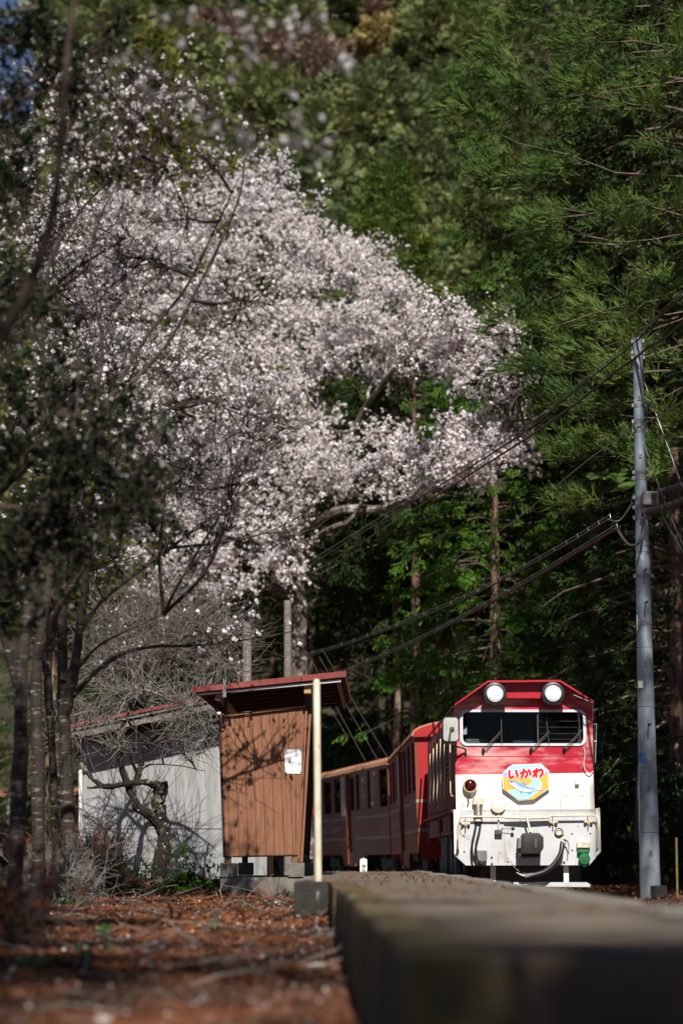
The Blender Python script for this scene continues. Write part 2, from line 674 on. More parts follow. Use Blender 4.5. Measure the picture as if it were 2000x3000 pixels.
M['bark_shaded'] = mat('bark_shaded', (.055, .036, .028), (.028, .02, .016), rough=.95, scale=3, stretch=(6, 6, .6), bump=.5)  # conifer bark darkened in colour so the sunlit cypress trunk reads as shaded
M['end_stone'] = mat('end_stone', (.13, .092, .062), (.07, .05, .036), rough=1, scale=5, detail=8, bump=.6, bscale=50)
M['bark_pink'] = mat('bark_pink', (.13, .105, .088), (.07, .055, .046), rough=.95, scale=6, stretch=(2, 2, 4), bump=.5, extra=[((.38, .37, .32), 4, (1, 1, 1.5), .54, .64)])
M['bark_conifer'] = mat('bark_conifer', (.17, .10, .07), (.085, .05, .036), rough=.95, scale=3, stretch=(6, 6, .6), bump=.5,
                        extra=[((.30, .25, .20), 2.2, (3, 3, .5), .56, .68)])
M['branch_conifer'] = mat('branch_conifer', (.17, .125, .095), (.09, .062, .046), rough=.9, scale=7)
M['cedar'] = leafmat('cedar', (.140, .205, .050), (.075, .138, .040), scale=.9, trans=.22, fine=((.14, .135, .04), 3.2, .62, .76))
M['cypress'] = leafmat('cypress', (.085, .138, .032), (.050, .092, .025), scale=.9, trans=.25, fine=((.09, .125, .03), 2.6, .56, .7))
M['forest_leaf_shaded'] = leafmat('forest_leaf_shaded', (.034, .057, .018), (.020, .037, .013), scale=.9, trans=.2, fine=((.075, .10, .025), 2.0, .60, .74))  # darker cypress green: the shade of the wood is put into the leaf colour
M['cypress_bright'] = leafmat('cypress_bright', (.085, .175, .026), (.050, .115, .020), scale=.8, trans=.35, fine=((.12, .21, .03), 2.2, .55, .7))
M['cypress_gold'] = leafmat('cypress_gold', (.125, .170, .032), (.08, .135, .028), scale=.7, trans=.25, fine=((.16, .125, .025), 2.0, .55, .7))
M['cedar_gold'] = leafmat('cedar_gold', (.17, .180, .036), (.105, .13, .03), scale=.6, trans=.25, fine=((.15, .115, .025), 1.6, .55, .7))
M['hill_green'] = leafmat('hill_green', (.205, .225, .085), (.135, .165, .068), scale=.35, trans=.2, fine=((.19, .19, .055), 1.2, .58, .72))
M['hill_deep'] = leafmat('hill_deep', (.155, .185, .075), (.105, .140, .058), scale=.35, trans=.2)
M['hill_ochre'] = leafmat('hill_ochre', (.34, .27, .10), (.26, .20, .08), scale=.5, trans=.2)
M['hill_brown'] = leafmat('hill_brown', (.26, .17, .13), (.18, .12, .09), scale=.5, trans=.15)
M['dark_leaf'] = leafmat('dark_leaf', (.018, .030, .011), (.010, .018, .008), scale=2.5, trans=.2, gloss=.03)
M['olive_leaf'] = leafmat('olive_leaf', (.12, .125, .035), (.05, .065, .02), scale=1.4, trans=.3)
M['shrub_leaf'] = leafmat('shrub_leaf', (.05, .12, .03), (.025, .06, .02), scale=1.4, trans=.25, gloss=.06)
M['petal_pink'] = leafmat('petal_pink', (.94, .89, .89), (.89, .82, .825), scale=1.1, trans=.45, fine=((.60, .46, .42), 7, .70, .78))
M['petal_white'] = leafmat('petal_white', (.90, .88, .89), (.84, .80, .81), scale=1.3, trans=.42, fine=((.36, .29, .17), 9, .66, .73))
M['bud'] = leafmat('bud', (.16, .14, .05), (.12, .08, .04), scale=4, trans=.2)
M['rust_needle'] = leafmat('rust_needle', (.20, .068, .024), (.10, .038, .018), scale=3, trans=.25)

# ------------------------------------------------------------------ ground, hill
def sstep(a, b, x):
    t = np.clip((x - a) / (b - a), 0, 1)
    return t * t * (3 - 2 * t)


def ground_z(X, Y):
    X, Y = np.asarray(X, float), np.asarray(Y, float)
    base = -.40 + .16 * sstep(9, 27, Y) + .13 * sstep(27, 34, Y)
    right = -.40 + .07 * sstep(10, 24, Y)
    s_ = sstep(.2, 1.2, X - .0 + 0 * Y)
    far = sstep(36, 46, Y)
    z = base * (1 - s_) + right * s_
    z = z * (1 - far) + (-.36) * far
    z = z + .06 * sstep(3.1, 3.6, X) * (1 - far)
    az = X / np.maximum(Y, 1)
    ridge = sstep(-.30, -.2, az)
    hill = np.maximum(Y - 84, 0) * .60 * ridge
    hill = np.minimum(hill, 175)
    cap = .272 + .3 * sstep(-.132, -.10, az)
    hill = np.minimum(hill, cap * Y)
    hill = hill * sstep(84, 92, Y) + 1.6 * np.sin(X * .09) * np.sin(Y * .07) * sstep(95, 120, Y)
    back = sstep(430, 520, Y)
    return z + hill * (1 - back)


xs = np.unique(np.concatenate([np.arange(-8, 8.01, .4), np.arange(-60, 60.1, 3), np.linspace(-2500, 2500, 41)]))
ys = np.unique(np.concatenate([np.arange(-4, 48.01, .5), np.arange(48, 140, 2.0), np.arange(140, 540, 8.0), np.linspace(-600, 3000, 37)]))
GX, GY = np.meshgrid(xs, ys)
GZ = ground_z(GX, GY)
nearm = (np.abs(GX) < 8) & (GY < 48) & (GY > -4)
bumps = np.array([[mnoise.noise(Vector((x * .9, y * .7, 0))) if m else 0. for x, y, m in zip(a, b, c)] for a, b, c in zip(GX, GY, nearm)])
GZ = GZ + bumps * .035
nx, ny = len(xs), len(ys)
idx = np.arange(nx * ny).reshape(ny, nx)
F = np.stack([idx[:-1, :-1].ravel(), idx[:-1, 1:].ravel(), idx[1:, 1:].ravel(), idx[1:, :-1].ravel()], 1)
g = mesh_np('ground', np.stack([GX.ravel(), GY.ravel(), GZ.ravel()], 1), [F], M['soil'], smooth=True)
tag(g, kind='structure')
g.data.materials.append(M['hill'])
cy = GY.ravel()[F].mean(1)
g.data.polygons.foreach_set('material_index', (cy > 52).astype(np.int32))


def gz(x, y):
    return float(ground_z(x, y))


# needle litter: uncountable
def litter(n, xr, yr, size, seed, z_add=.0, far_bias=1.0, fine=True):
    r = np.random.default_rng(seed)
    Y = yr[0] + (yr[1] - yr[0]) * r.uniform(0, 1, n) ** far_bias
    X = r.uniform(xr[0], xr[1], n)
    edge = np.where(Y < 19.35, .15 - .0155 * Y, np.where(Y < 24.5, -.40, np.where(Y < 25.9, -.40, -1.35)))
    X = np.minimum(X, edge - r.uniform(.0, .06, n))
    Z = ground_z(X, Y) + np.array([mnoise.noise(Vector((x * .9, y * .7, 0))) for x, y in zip(X, Y)]) * .035 + r.uniform(.003, .035, n) + z_add
    a = r.uniform(0, 2 * math.pi, n)
    d = np.stack([np.cos(a), np.sin(a), r.normal(.08, .3, n)], 1)
    tv, tf = quads([[(-.5, -.022, 0), (-.1, -.028, .08), (-.1, .028, .08), (-.5, .022, 0)], [(-.1, -.028, .08), (.5, -.012, -.05), (.5, .012, -.05), (-.1, .028, .08)]])
    if not fine:
        tv, tf = quads([[(-.5, -.02, 0), (.0, -.034, .05), (.5, -.0, -.03), (.0, .034, .05)]])
    return inst(tv, tf, np.stack([X, Y, Z], 1), frames(d, r.uniform(-.6, .6, n)), size * r.uniform(.5, 1.5, n))


parts = [litter(62000, (-3.6, .2), (12, 36), .15, 1, fine=False), litter(14000, (-2.2, .2), (5, 15), .11, 2), litter(3000, (-1.8, .2), (17, 30), .24, 5)]
V, F = cat_parts(parts)
o = mesh_np('needle_litter', V, [F], M['litter'])
tag(o, 'rusty brown fallen cedar needles covering the ground', 'leaf litter', kind='stuff')

# right-hand ground litter by the pole
r_ = np.random.default_rng(11)
n = 5000
X = r_.uniform(3.0, 6.5, n); Y = r_.uniform(22, 40, n)
a = r_.uniform(0, 6.283, n)
tv, tf = quads([[(-.5, -.05, 0), (0, -.05, .04), (0, .05, .04), (-.5, .05, 0)], [(0, -.05, .04), (.5, -.02, 0), (.5, .02, 0), (0, .05, .04)]])
V, F = inst(tv, tf, np.stack([X, Y, ground_z(X, Y) + .02], 1), frames(np.stack([np.cos(a), np.sin(a), r_.normal(.1, .3, n)], 1)), r_.uniform(.1, .25, n))
o = mesh_np('leaf_litter', V, [F], M['litter'])
tag(o, 'brown fallen needles on the bank beside the utility pole', 'leaf litter', kind='stuff')

# ------------------------------------------------------------------ platform
def pl_left(Y):
    return .207 - .0155 * Y


plat = bpy.data.objects.new('platform', None)
COL.objects.link(plat)
W['platform'] = Matrix.Identity(4)
tag(plat, kind='structure')
PX1 = 1.30
y_near, y_far = 4.55, 36.5
# top surface: a subdivided sheet with slight unevenness
yy = np.concatenate([np.linspace(y_near + .02, 19.5, 60), np.linspace(19.8, y_far, 50)])
rows = []
for y in yy:
    xl = pl_left(y) + .16 if y < 19.36 else (-.33 if y < 30 else -.33)
    rows.append([(xl + (PX1 - .22 - xl) * t, y) for t in np.linspace(0, 1, 9)])
Vt = np.array([(x, y, mnoise.noise(Vector((x * 2.2, y * 1.1, 3))) * .008 - .004) for rw in rows for x, y in rw])
idx = np.arange(len(Vt)).reshape(len(yy), 9)
F = np.stack([idx[:-1, :-1].ravel(), idx[:-1, 1:].ravel(), idx[1:, 1:].ravel(), idx[1:, :-1].ravel()], 1)
mesh_np('paving', Vt, [F], M['asphalt'], plat, smooth=True)
mb = MB()
mb.pushed([(pl_left(y_near) + .05, y_near + .05, -.5), (PX1 - .05, y_near + .05, -.5), (PX1 - .05, y_far, -.5), (pl_left(y_far) + .05, y_far, -.5)], (0, 0, .485))
mb.build('fill', M['block'], plat)
mb = MB()
mb.box(-.34, .1, 19.7, y_far, -.5, -.016)
mb.build('fill', M['block'], plat)
r_ = np.random.default_rng(3)
# edge stones, left edge and near end
y = y_near
k = 0
while y < 19.25:
    L = min(.9 + r_.uniform(-.12, .12), 19.3 - y)
    x0, x1 = pl_left(y), pl_left(y + L)
    j = r_.normal(0, .006)
    h = r_.normal(0, .005)
    mb = MB()
    mb.pushed([(x0 + j, y + .006, -.48), (x0 + .19 + j, y + .006, -.48), (x1 + .19 + j, y + L - .008, -.48), (x1 + j, y + L - .008, -.48)], (0, 0, .48 + h))
    mb.build('edge_stone', M['moss_stone'], plat, bevel=.022, smooth=True)
    y += L
    k += 1
x = pl_left(y_near) + .2
while x < PX1 - .1:
    L = min(.62 + r_.uniform(-.1, .1), PX1 - x)
    mb = MB()
    mb.box(x, x + L - .008, y_near - .01 + r_.normal(0, .006), y_near + .2, -.48, r_.normal(.0, .006))
    mb.build('end_stone', M['end_stone'], plat, bevel=.02, smooth=True)
    x += L
y = y_near + .22
while y < y_far:
    L = 1.15 + r_.uniform(-.1, .1)
    mb = MB()
    mb.box(PX1 - .24, PX1 + r_.normal(0, .006), y, y + L - .008, -.48, r_.normal(.002, .005))
    mb.build('edge_stone', M['concrete'], plat, bevel=.012, smooth=True)
    y += L
# the step block that carries the pale post
xl = -.375
mb = MB()
mb.box(xl, pl_left(19.4) - .004, 19.36, 19.95, -.44, .002)
mb.build('step_block', M['block'], plat, bevel=.02, smooth=True)
y = 19.96
while y < 26.0:
    mb = MB()
    mb.box(xl, xl + .2, y, y + .99, -.45, r_.normal(-.004, .004))
    mb.build('edge_stone', M['concrete'], plat, bevel=.012, smooth=True)
    y += 1.0
# scattered leaves and grit lying on the paving
n = 2600
X = r_.uniform(-.3, 1.1, n); Y = r_.uniform(8, 36, n)
keep = (X > np.where(Y < 19.4, .207 - .0155 * Y + .02, -.33))
clump = np.array([mnoise.noise(Vector((x * 1.6, y * .6, 9))) for x, y in zip(X, Y)])
keep &= clump > .02
X, Y = X[keep], Y[keep]
a = r_.uniform(0, 6.283, len(X))
V, F = inst(tv, tf, np.stack([X, Y, np.full(len(X), .012)], 1), frames(np.stack([np.cos(a), np.sin(a), r_.normal(0, .2, len(X))], 1)), r_.uniform(.04, .12, len(X)))
o = mesh_np('leaf_scatter', V, [F], M['litter'])
tag(o, 'thin scatter of brown needles on the grey platform paving', 'leaf litter', kind='stuff')

# ------------------------------------------------------------------ track
def track_path():
    pts = [Vector((2.22, 14, 0)), Vector((2.30, 30, 0)), Vector((2.20, 38.5, 0)), Vector((1.97, 50, 0)), (Vector((.3, 61.6, 0))), Vector((-4.6, 72.4, 0)), Vector((-12.8, 80.6, 0))]
    return smooth_path(pts, 8)


TP = track_path()
RAILZ = -.27
tr = bpy.data.objects.new('track', None)
COL.objects.link(tr)
W['track'] = Matrix.Identity(4)
tag(tr, kind='structure')
tang = np.gradient(TP, axis=0)
tang = nrm(tang)
side = np.stack([tang[:, 1], -tang[:, 0], np.zeros(len(TP))], 1)
mb = MB()
for sgn in (-1, 1):
    mbr = MB()
    mbr.tube([Vector(p + s_ * sgn * .55 + np.array([0, 0, RAILZ - .05])) for p, s_ in zip(TP, side)], .05, 6)
    mbr.build('rail', M['rail'], tr)
L_ = np.concatenate([[0], np.cumsum(np.linalg.norm(np.diff(TP, axis=0), axis=1))])
me0 = None
for k in range(40):
    s_ = .4 + k * .62
    p = np.array([np.interp(s_, L_, TP[:, c]) for c in range(3)])
    t = np.array([np.interp(s_, L_, tang[:, c]) for c in range(3)])
    if me0 is None:
        sl0 = MB().box(-.85, .85, -.1, .1, -.07, .07).build('sleeper', M['wood_dark'], tr, local=True, bevel=.01)
        me0 = sl0.data
    else:
        sl0 = bpy.data.objects.new('sleeper', me0)
        COL.objects.link(sl0)
        sl0.parent = tr
    sl0.location = (p[0], p[1], RAILZ - .16)
    sl0.rotation_euler = (0, 0, math.atan2(t[1], t[0]) - math.pi / 2)
Vb = np.concatenate([TP + side * -1.05 + np.array([0, 0, RAILZ - .13]), TP + side * 1.05 + np.array([0, 0, RAILZ - .13])])
k = len(TP)
F = np.stack([np.arange(k - 1), np.arange(k - 1) + k, np.arange(1, k) + k, np.arange(1, k)], 1)
mesh_np('ballast', Vb, [F], M['ballast'], tr)

# ------------------------------------------------------------------ locomotive
T = {}
T['red_front'] = mat('red_front', (.44, .014, .034), (.36, .012, .027), rough=.42, spec=.4, scale=3,
                     extra=[((.86, .60, .55), 2.2, (.40, 1, 1.5), .47, .72)])
T['red'] = mat('red', (.42, .016, .03), (.34, .014, .026), rough=.4, spec=.4, scale=4)
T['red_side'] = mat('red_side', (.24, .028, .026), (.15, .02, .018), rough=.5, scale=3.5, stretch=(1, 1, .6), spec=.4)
T['white'] = mat('white', (.80, .78, .72), (.70, .66, .58), rough=.4, spec=.4, scale=2.5, extra=[((.60, .45, .28), 3.0, (3.5, 1, .5), .60, .80), ((.5, .38, .26), 9, (3, 1, .4), .66, .76), ((.12, .10, .09), 34, (1, 1, 1), .69, .72)])
T['plate'] = mat('plate', (.55, .56, .575), (.47, .48, .49), rough=.45, spec=.4, scale=2.5,
                 extra=[((.40, .29, .19), 3.2, (1, 1, .8), .58, .76), ((.05, .045, .04), 24, (1, 1, 1), .66, .70), ((.30, .25, .20), 5, (4, 1, .5), .60, .78)])
T['fitting'] = mat('fitting', (.66, .60, .48), (.5, .42, .31), rough=.5, scale=22, extra=[((.14, .08, .05), 30, (1, 1, 1), .6, .7)])
T['grime'] = mat('grime', (.10, .09, .08), (.05, .045, .04), rough=.7, scale=20)
T['under'] = mat('under', (.06, .052, .046), (.10, .085, .075), rough=.8, scale=6)
T['tank'] = mat('tank', (.2, .2, .2), (.12, .115, .11), rough=.6, scale=6)
T['trim'] = mat('trim', (.60, .61, .66), (.52, .53, .58), rough=.5, scale=8)
T['lens'] = mat('lens', (.9, .9, .9), (.8, .8, .8), rough=.12, spec=.8, scale=30)
T['redlens'] = mat('redlens', (.06, .004, .006), (.04, .002, .004), rough=.06, spec=.7, scale=10)
T['handrail'] = mat('handrail', (.62, .46, .27), (.7, .62, .5), rough=.35, spec=.5, scale=6)
T['green'] = mat('green', (.012, .16, .05), (.01, .11, .035), rough=.45, scale=14)
T['interior'] = mat('interior', (.05, .055, .06), (.03, .03, .03), rough=.9, scale=3)
T['seat'] = mat('seat', (.05, .10, .12), (.03, .06, .07), rough=.8, scale=6)
T['glass'] = glassmat('glass', (.62, .70, .70))
T['mirror_back'] = mat('mirror_back', (.44, .45, .43), (.30, .31, .29), rough=.5, scale=6)
T['sign_white'] = mat('sign_white', (.82, .82, .82), (.78, .78, .78), rough=.4, scale=10)
T['sign_sky'] = mat('sign_sky', (.38, .68, .82), (.36, .66, .80), rough=.4, scale=10)
T['sign_purple'] = mat('sign_purple', (.42, .40, .74), (.40, .38, .72), rough=.4, scale=10)
T['sign_yellow'] = mat('sign_yellow', (.75, .44, .08), (.72, .42, .07), rough=.4, scale=10)
T['sign_river'] = mat('sign_river', (.40, .72, .84), (.38, .70, .82), rough=.4, scale=10)
T['sign_red'] = mat('sign_red', (.70, .012, .015), (.68, .012, .015), rough=.4, scale=10)
T['sign_fish'] = mat('sign_fish', (.60, .70, .80), (.55, .66, .78), rough=.4, scale=10)
T['sign_blue'] = mat('sign_blue', (.20, .33, .62), (.22, .36, .64), rough=.4, scale=10)
T['sign_line'] = mat('sign_line', (.02, .03, .06), (.03, .03, .06), rough=.4, scale=10)

LROOT = Vector((2.285, 30.0, RAILZ))
LROT = R(.54)
loco = thing('locomotive', 'small red and white diesel locomotive with fish headmark heading the train', 'locomotive', LROOT, LROT)


def F1(cx, cy):
    """front-view crop coordinates -> local (x, z) on the locomotive's front plane."""
    q = P(1240 + cx / 2.8, 1960 + cy / 2.8, 30.0) - LROOT
    return (q.x, q.z)


def FL(cx, cy, y=0.0):
    x, z = F1(cx, cy)
    return Vector((x, y, z))


u1 = .001513                      # metres per crop pixel


def lp(mb, name, m, parent=loco, **k):
    return mb.build(name, m, parent, local=True, **k)


# window opening (rounded rectangle), cab front in two colours
def rrect(x0, x1, z0, z1, r, n=5):
    pts = []
    for (cx, cz, a0) in ((x1 - r, z1 - r, 0), (x0 + r, z1 - r, 90), (x0 + r, z0 + r, 180), (x1 - r, z0 + r, 270)):
        for i in range(n):
            a = R(a0 + 90 * i / (n - 1))
            pts.append((cx + r * math.cos(a), cz + r * math.sin(a)))
    return pts


def sub(poly, off):
    return [(x, z + 0, ) for x, z in poly]


wx0, wz1 = F1(298, 335)
wx1, wz0 = F1(1335, 632)
win_out = rrect(wx0, wx1, wz0, wz1, .085)
win_in = rrect(wx0 + .035, wx1 - .035, wz0 + .03, wz1 - .03, .065)


def ring_faces(mb, outer, inner, y0, y1):
    """ring between two polygons of equal count, from y0 (front) to y1."""
    n = len(outer)
    vs = [(x, y0, z) for x, z in outer] + [(x, y0, z) for x, z in inner] + [(x, y1, z) for x, z in outer] + [(x, y1, z) for x, z in inner]
    fs = []
    for i in range(n):
        j = (i + 1) % n
        fs += [(i, j, n + j, n + i), (2 * n + j, 2 * n + i, 3 * n + i, 3 * n + j), (i, 2 * n + i, 2 * n + j, j), (n + j, 3 * n + j, 3 * n + i, n + i)]
    mb.add(vs, fs)
    return mb


top_poly = [F1(252, 300), F1(520, 114), F1(1105, 108), F1(1384, 276), F1(1393, 852), F1(262, 868)]
# project the window outline onto the red panel's outline so that the panel can be a ring


def ray_poly(c, p, poly):
    best = None
    dx, dz = p[0] - c[0], p[1] - c[1]
    for i in range(len(poly)):
        a, b = poly[i], poly[(i + 1) % len(poly)]
        ex, ez = b[0] - a[0], b[1] - a[1]
        den = dx * ez - dz * ex
        if abs(den) < 1e-9:
            continue
        t = ((a[0] - c[0]) * ez - (a[1] - c[1]) * ex) / den
        s_ = ((a[0] - c[0]) * dz - (a[1] - c[1]) * dx) / den
        if t > 0 and -1e-6 <= s_ <= 1 + 1e-6 and (best is None or t < best):
            best = t
    return (c[0] + dx * best, c[1] + dz * best)


wc = ((wx0 + wx1) / 2, (wz0 + wz1) / 2)
ang = sorted([math.atan2(p[1] - wc[1], p[0] - wc[0]) for p in top_poly] + [math.atan2(p[1] - wc[1], p[0] - wc[0]) for p in win_out])
inn, out_ = [], []
for a in ang:
    far = (wc[0] + math.cos(a) * 5, wc[1] + math.sin(a) * 5)
    inn.append(ray_poly(wc, far, win_out))
    out_.append(ray_poly(wc, far, top_poly))
mb = ring_faces(MB(), out_, inn, 0.0, .04)
lp(mb, 'front_panel', T['red_front'])['label'] = 'red upper cab front with sun-faded paint'
low_poly = [F1(262, 869), F1(1393, 853), F1(1405, 1160), F1(268, 1160)]
lp(MB().prism(low_poly[::-1], 0.0, .04), 'front_panel', T['white'])['label'] = 'white lower cab front'
# seam line across the red panel
a, b = FL(262, 722, -.003), FL(1390, 712, -.003)
lp(MB().tube([a, b], .003, 5), 'panel_seam', T['red'])
# window
fr = lp(ring_faces(MB(), win_out, win_in, -.016, .03), 'window_frame', T['trim'])
mb = MB().add([(x, .012, z) for x, z in win_in], [tuple(range(len(win_in)))])
lp(mb, 'windscreen', T['glass'])
fx0, fz1 = F1(932, 352)
fx1, fz0 = F1(1283, 616)
ring_o = rrect(fx0, fx1, fz0, fz1, .05)
ring_i = rrect(fx0 + .014, fx1 - .014, fz0 + .012, fz1 - .012, .04)
hw = lp(ring_faces(MB(), ring_o, ring_i, .004, .016), 'heated_pane', T['grime'])
for cyy in (428, 478, 530, 577):
    lp(MB().tube([FL(945, cyy, .006), FL(1268, cyy + 2, .006)], .0017, 5), 'heating_wire', T['grime'], hw)
# cab interior
mb = MB()
X0, X1 = F1(262, 0)[0], F1(1390, 0)[0]
ZT, ZB = F1(0, 250)[1], F1(0, 830)[1]
mb.box(X0 + .02, X1 - .02, 1.45, 1.5, ZB, ZT)
mb.box(X0 + .02, X1 - .02, .06, 1.5, ZB - .02, ZB)
lp(mb, 'cab_interior', T['interior'])
mb = MB()
c = FL(560, 605, .35)
mb.prism(rrect(c.x + .28, c.x + .62, c.z - .2, c.z + .06, .05), .3, .5)
lp(mb, 'desk', T['seat'], bevel=.01)
mb = MB()
c = FL(400, 600, .3)
mb.prism(rrect(c.x - .1, c.x + .2, c.z - .1, c.z + .05, .04), .25, .4)
lp(mb, 'cushion', T['tank'], bevel=.01)
c = FL(345, 500, .2)
lp(MB().box(c.x - .025, c.x + .025, .15, .2, c.z - .05, c.z + .05), 'gauge', T['trim'])
# body sides, rear, roof
LEN = 8.3
zs_floor = F1(0, 1160)[1]
zl_eave = F1(252, 300)[1]
xl = F1(258, 0)[0]
xr = F1(1390, 0)[0]
roof = [F1(246, 300), F1(518, 106), F1(1107, 100), F1(1390, 276)]
roof_in = [F1(252, 308), F1(520, 122), F1(1103, 116), F1(1384, 284)]
mb = MB()
poly = roof + roof_in[::-1]
mb.prism(poly[::-1], -.21, 1.75)
lp(mb, 'roof', T['red'])
mb = MB()
hood = [(xl + .03, zs_floor), (xl + .03, zl_eave - .06), (F1(520, 0)[0] - .1, zl_eave + .12), (F1(1105, 0)[0] + .1, zl_eave + .12), (xr - .03, zl_eave - .06), (xr - .03, zs_floor)]
mb.prism(hood[::-1], 1.75, LEN)
lp(mb, 'engine_hood', T['red_side'], bevel=.01)
lp(MB().wall(.04, 1.75, zs_floor, zl_eave + .02, [(.45, 1.25, F1(0, 640)[1], F1(0, 370)[1])], 0, .03), 'tmp', T['red_side'])
tmp = bpy.data.objects['tmp']
tmp.name = 'cab_side'
tmp.data.name = 'cab_side'
tmp.data.transform(Matrix(((0, 1, 0, xl), (1, 0, 0, 0), (0, 0, 1, 0), (0, 0, 0, 1))))
tmp.data.flip_normals()
mb = MB().box(xr - .035, xr - .003, .04, 1.75, zs_floor, zl_eave + .02)
lp(mb, 'cab_side', T['red_side'])
lp(MB().box(xl + .012, xl + .018, .45, 1.25, F1(0, 640)[1], F1(0, 370)[1]), 'side_window', T['glass'])
# side doors, louvres and handrails on the platform side
for k, y in enumerate((1.85, 2.45, 3.05, 3.65, 4.25, 4.85, 5.6, 6.35, 7.1)):
    d = lp(MB().box(xl + .008, xl + .034, y, y + .54, zs_floor + .06, zl_eave - .12), 'side_door', T['red_side'], bevel=.006)
    if k in (0, 2, 5):
        for q in range(9):
            z = zl_eave - .22 - q * .07
            lp(MB().box(xl - .008, xl + .010, y + .06, y + .48, z - .02, z), 'louvre', M['black'], d)
hz0, hz1 = F1(0, 1050)[1], F1(0, 560)[1]
for y, top in ((.20, -.0), (1.55, .0), (2.6, .12), (3.55, .1), (4.6, .08), (5.6, .05)):
    pts = [(xl + .02, y, hz1 + top), (xl - .055, y, hz1 + top - .02), (xl - .055, y, hz0 + .08), (xl - .045, y + .03, hz0 + .02), (xl + .02, y + .06, hz0)]
    lp(MB().tube(pts, .0095, 8), 'handrail', T['handrail'], smooth=True)
lp(MB().tube([(xl - .01, .3, zl_eave - .02), (xl - .01, LEN - .1, zl_eave - .02)], .014, 6), 'roof_rail', T['grime'])
# lower side: running board, frame, tanks, bogies
lp(MB().box(xl - .05, xl + .1, .1, LEN, zs_floor - .02, zs_floor + .01), 'running_board', T['red_side'])
lp(MB().box(xr - .1, xr + .03, .1, LEN, zs_floor - .02, zs_floor + .01), 'running_board', T['red_side'])
zf = F1(0, 1345)[1]
lp(MB().box(xl + .05, xr - .05, .08, LEN, zf, zs_floor - .02), 'underframe', T['red_side'])
lp(MB().box(xl - .01, xl + .04, .9, 2.6, zf + .05, zs_floor - .05), 'tool_box', T['red_side'], bevel=.01)
lp(MB().box(xl - .01, xl + .04, 4.3, 6.2, zf + .05, zs_floor - .05), 'tool_box', T['red_side'], bevel=.01)
for y in (.75, 3.4, 6.9):
    lp(MB().tube([(xl - .03, y, zs_floor), (xl - .03, y, zf - .06), (xl - .01, y, zf - .1)], .014, 6), 'step_hanger', T['tank'])
for y0, y1 in ((.9, 2.5), (5.2, 6.8)):
    lp(MB().box(xl + .14, xl + .2, y0 - .2, y1 + .2, .26, .48), 'bogie_frame', T['under'], bevel=.02)
    lp(MB().box(xr - .2, xr - .14, y0 - .2, y1 + .2, .26, .48), 'bogie_frame', T['under'], bevel=.02)
    for y in (y0 + .15, y1 - .15):
        for x in (xl + .25, xr - .34):
            lp(MB().lathe([(.09, -.02), (.30, -.02), (.33, 0), (.33, .08), (.05, .09)], (x, y, .33), 'x', 20), 'wheel', T['under'])
for y in (1.2, 2.1, 3.6, 4.4):
    lp(MB().box(xl + .06, xl + .13, y, y + .42, .16, zf - .02), 'battery_box', T['tank'], bevel=.015)
lp(MB().box(xl + .22, xr - .22, .5, LEN - .5, .3, zf), 'bolster', M['black'])
# visor panel with headlights
px0, pz1 = F1(560, 112)
px1, pz0 = F1(1060, 247)
lp(MB().box(px0, px1, -.10, .0, pz0, pz1 + .006), 'visor_box', T['red'], bevel=.006)
for (cx, cy_) in ((576, 217), (1050, 213)):
    c = FL(cx, cy_)
    hd = lp(MB().lathe([(.10, .0), (.128, -.02), (.144, -.10), (.150, -.19), (.142, -.215), (.118, -.222), (.108, -.20)], c, 'y', 32), 'headlight', M['rubber'], smooth=True)
    lp(MB().lathe([(.108, -.205), (.095, -.232), (.088, -.224)], c, 'y', 32), 'rim', T['trim'], hd, smooth=True)
    lp(MB().lathe([(.092, -.216), (.078, -.236), (.04, -.246), (.004, -.248)], c, 'y', 32), 'lens', T['lens'], hd, smooth=True)
    lp(MB().box(c.x - .03, c.x + .03, -.17, -.05, c.z + .145, c.z + .165), 'bracket', T['grime'], hd)
# wipers
for (b, p, q0, q1) in (((490, 665), (632, 512), (636, 405), (641, 622)), ((882, 660), (1030, 512), (1004, 405), (1028, 618)), ((1155, 655), (1298, 500), (1272, 400), (1290, 612))):
    wp = lp(MB().tube([FL(*b, -.05), FL(*p, -.045)], .006, 6), 'wiper', T['grime'])
    lp(MB().tube([FL(b[0] + 26, b[1] - 10, -.05), FL(p[0] - 4, p[1] + 22, -.045)], .004, 6), 'wiper_arm', T['grime'], wp)
    lp(MB().tube([FL(*q0, -.024), FL(*q1, -.024)], .005, 6), 'wiper_blade', T['grime'], wp)
    lp(MB().lathe([(.02, 0), (.022, -.04), (.012, -.06)], FL(b[0], b[1], -.0), 'y', 12), 'wiper_pivot', M['black'], wp)
# mirror
mx0, mz1 = F1(146, 404)
mx1, mz0 = F1(284, 610)
ym = -.24
mr_ = lp(MB().prism(rrect(mx0, mx1, mz0, mz1, .045)[::-1], ym, ym + .05), 'side_mirror', M['rubber'], bevel=.008, smooth=True)
lp(MB().prism(rrect(mx0 + .012, mx1 - .012, mz0 + .012, mz1 - .012, .04)[::-1], ym - .008, ym), 'mirror_shell', T['mirror_back'], mr_, bevel=.005, smooth=True)
c = FL(224, 503, ym)
lp(MB().lathe([(.03, 0), (.03, -.02), (.014, -.035)], c, 'y', 14), 'mirror_boss', T['grime'], mr_)
pts = smooth_path([FL(214, 510, ym - .04), FL(205, 560, ym - .05), FL(204, 610, ym - .04), FL(250, 640, -.16), FL(330, 655, -.06), FL(346, 690, -.03), FL(346, 718, .0)], 4)
lp(MB().tube(pts, .012, 8), 'mirror_arm', T['grime'], mr_, smooth=True)
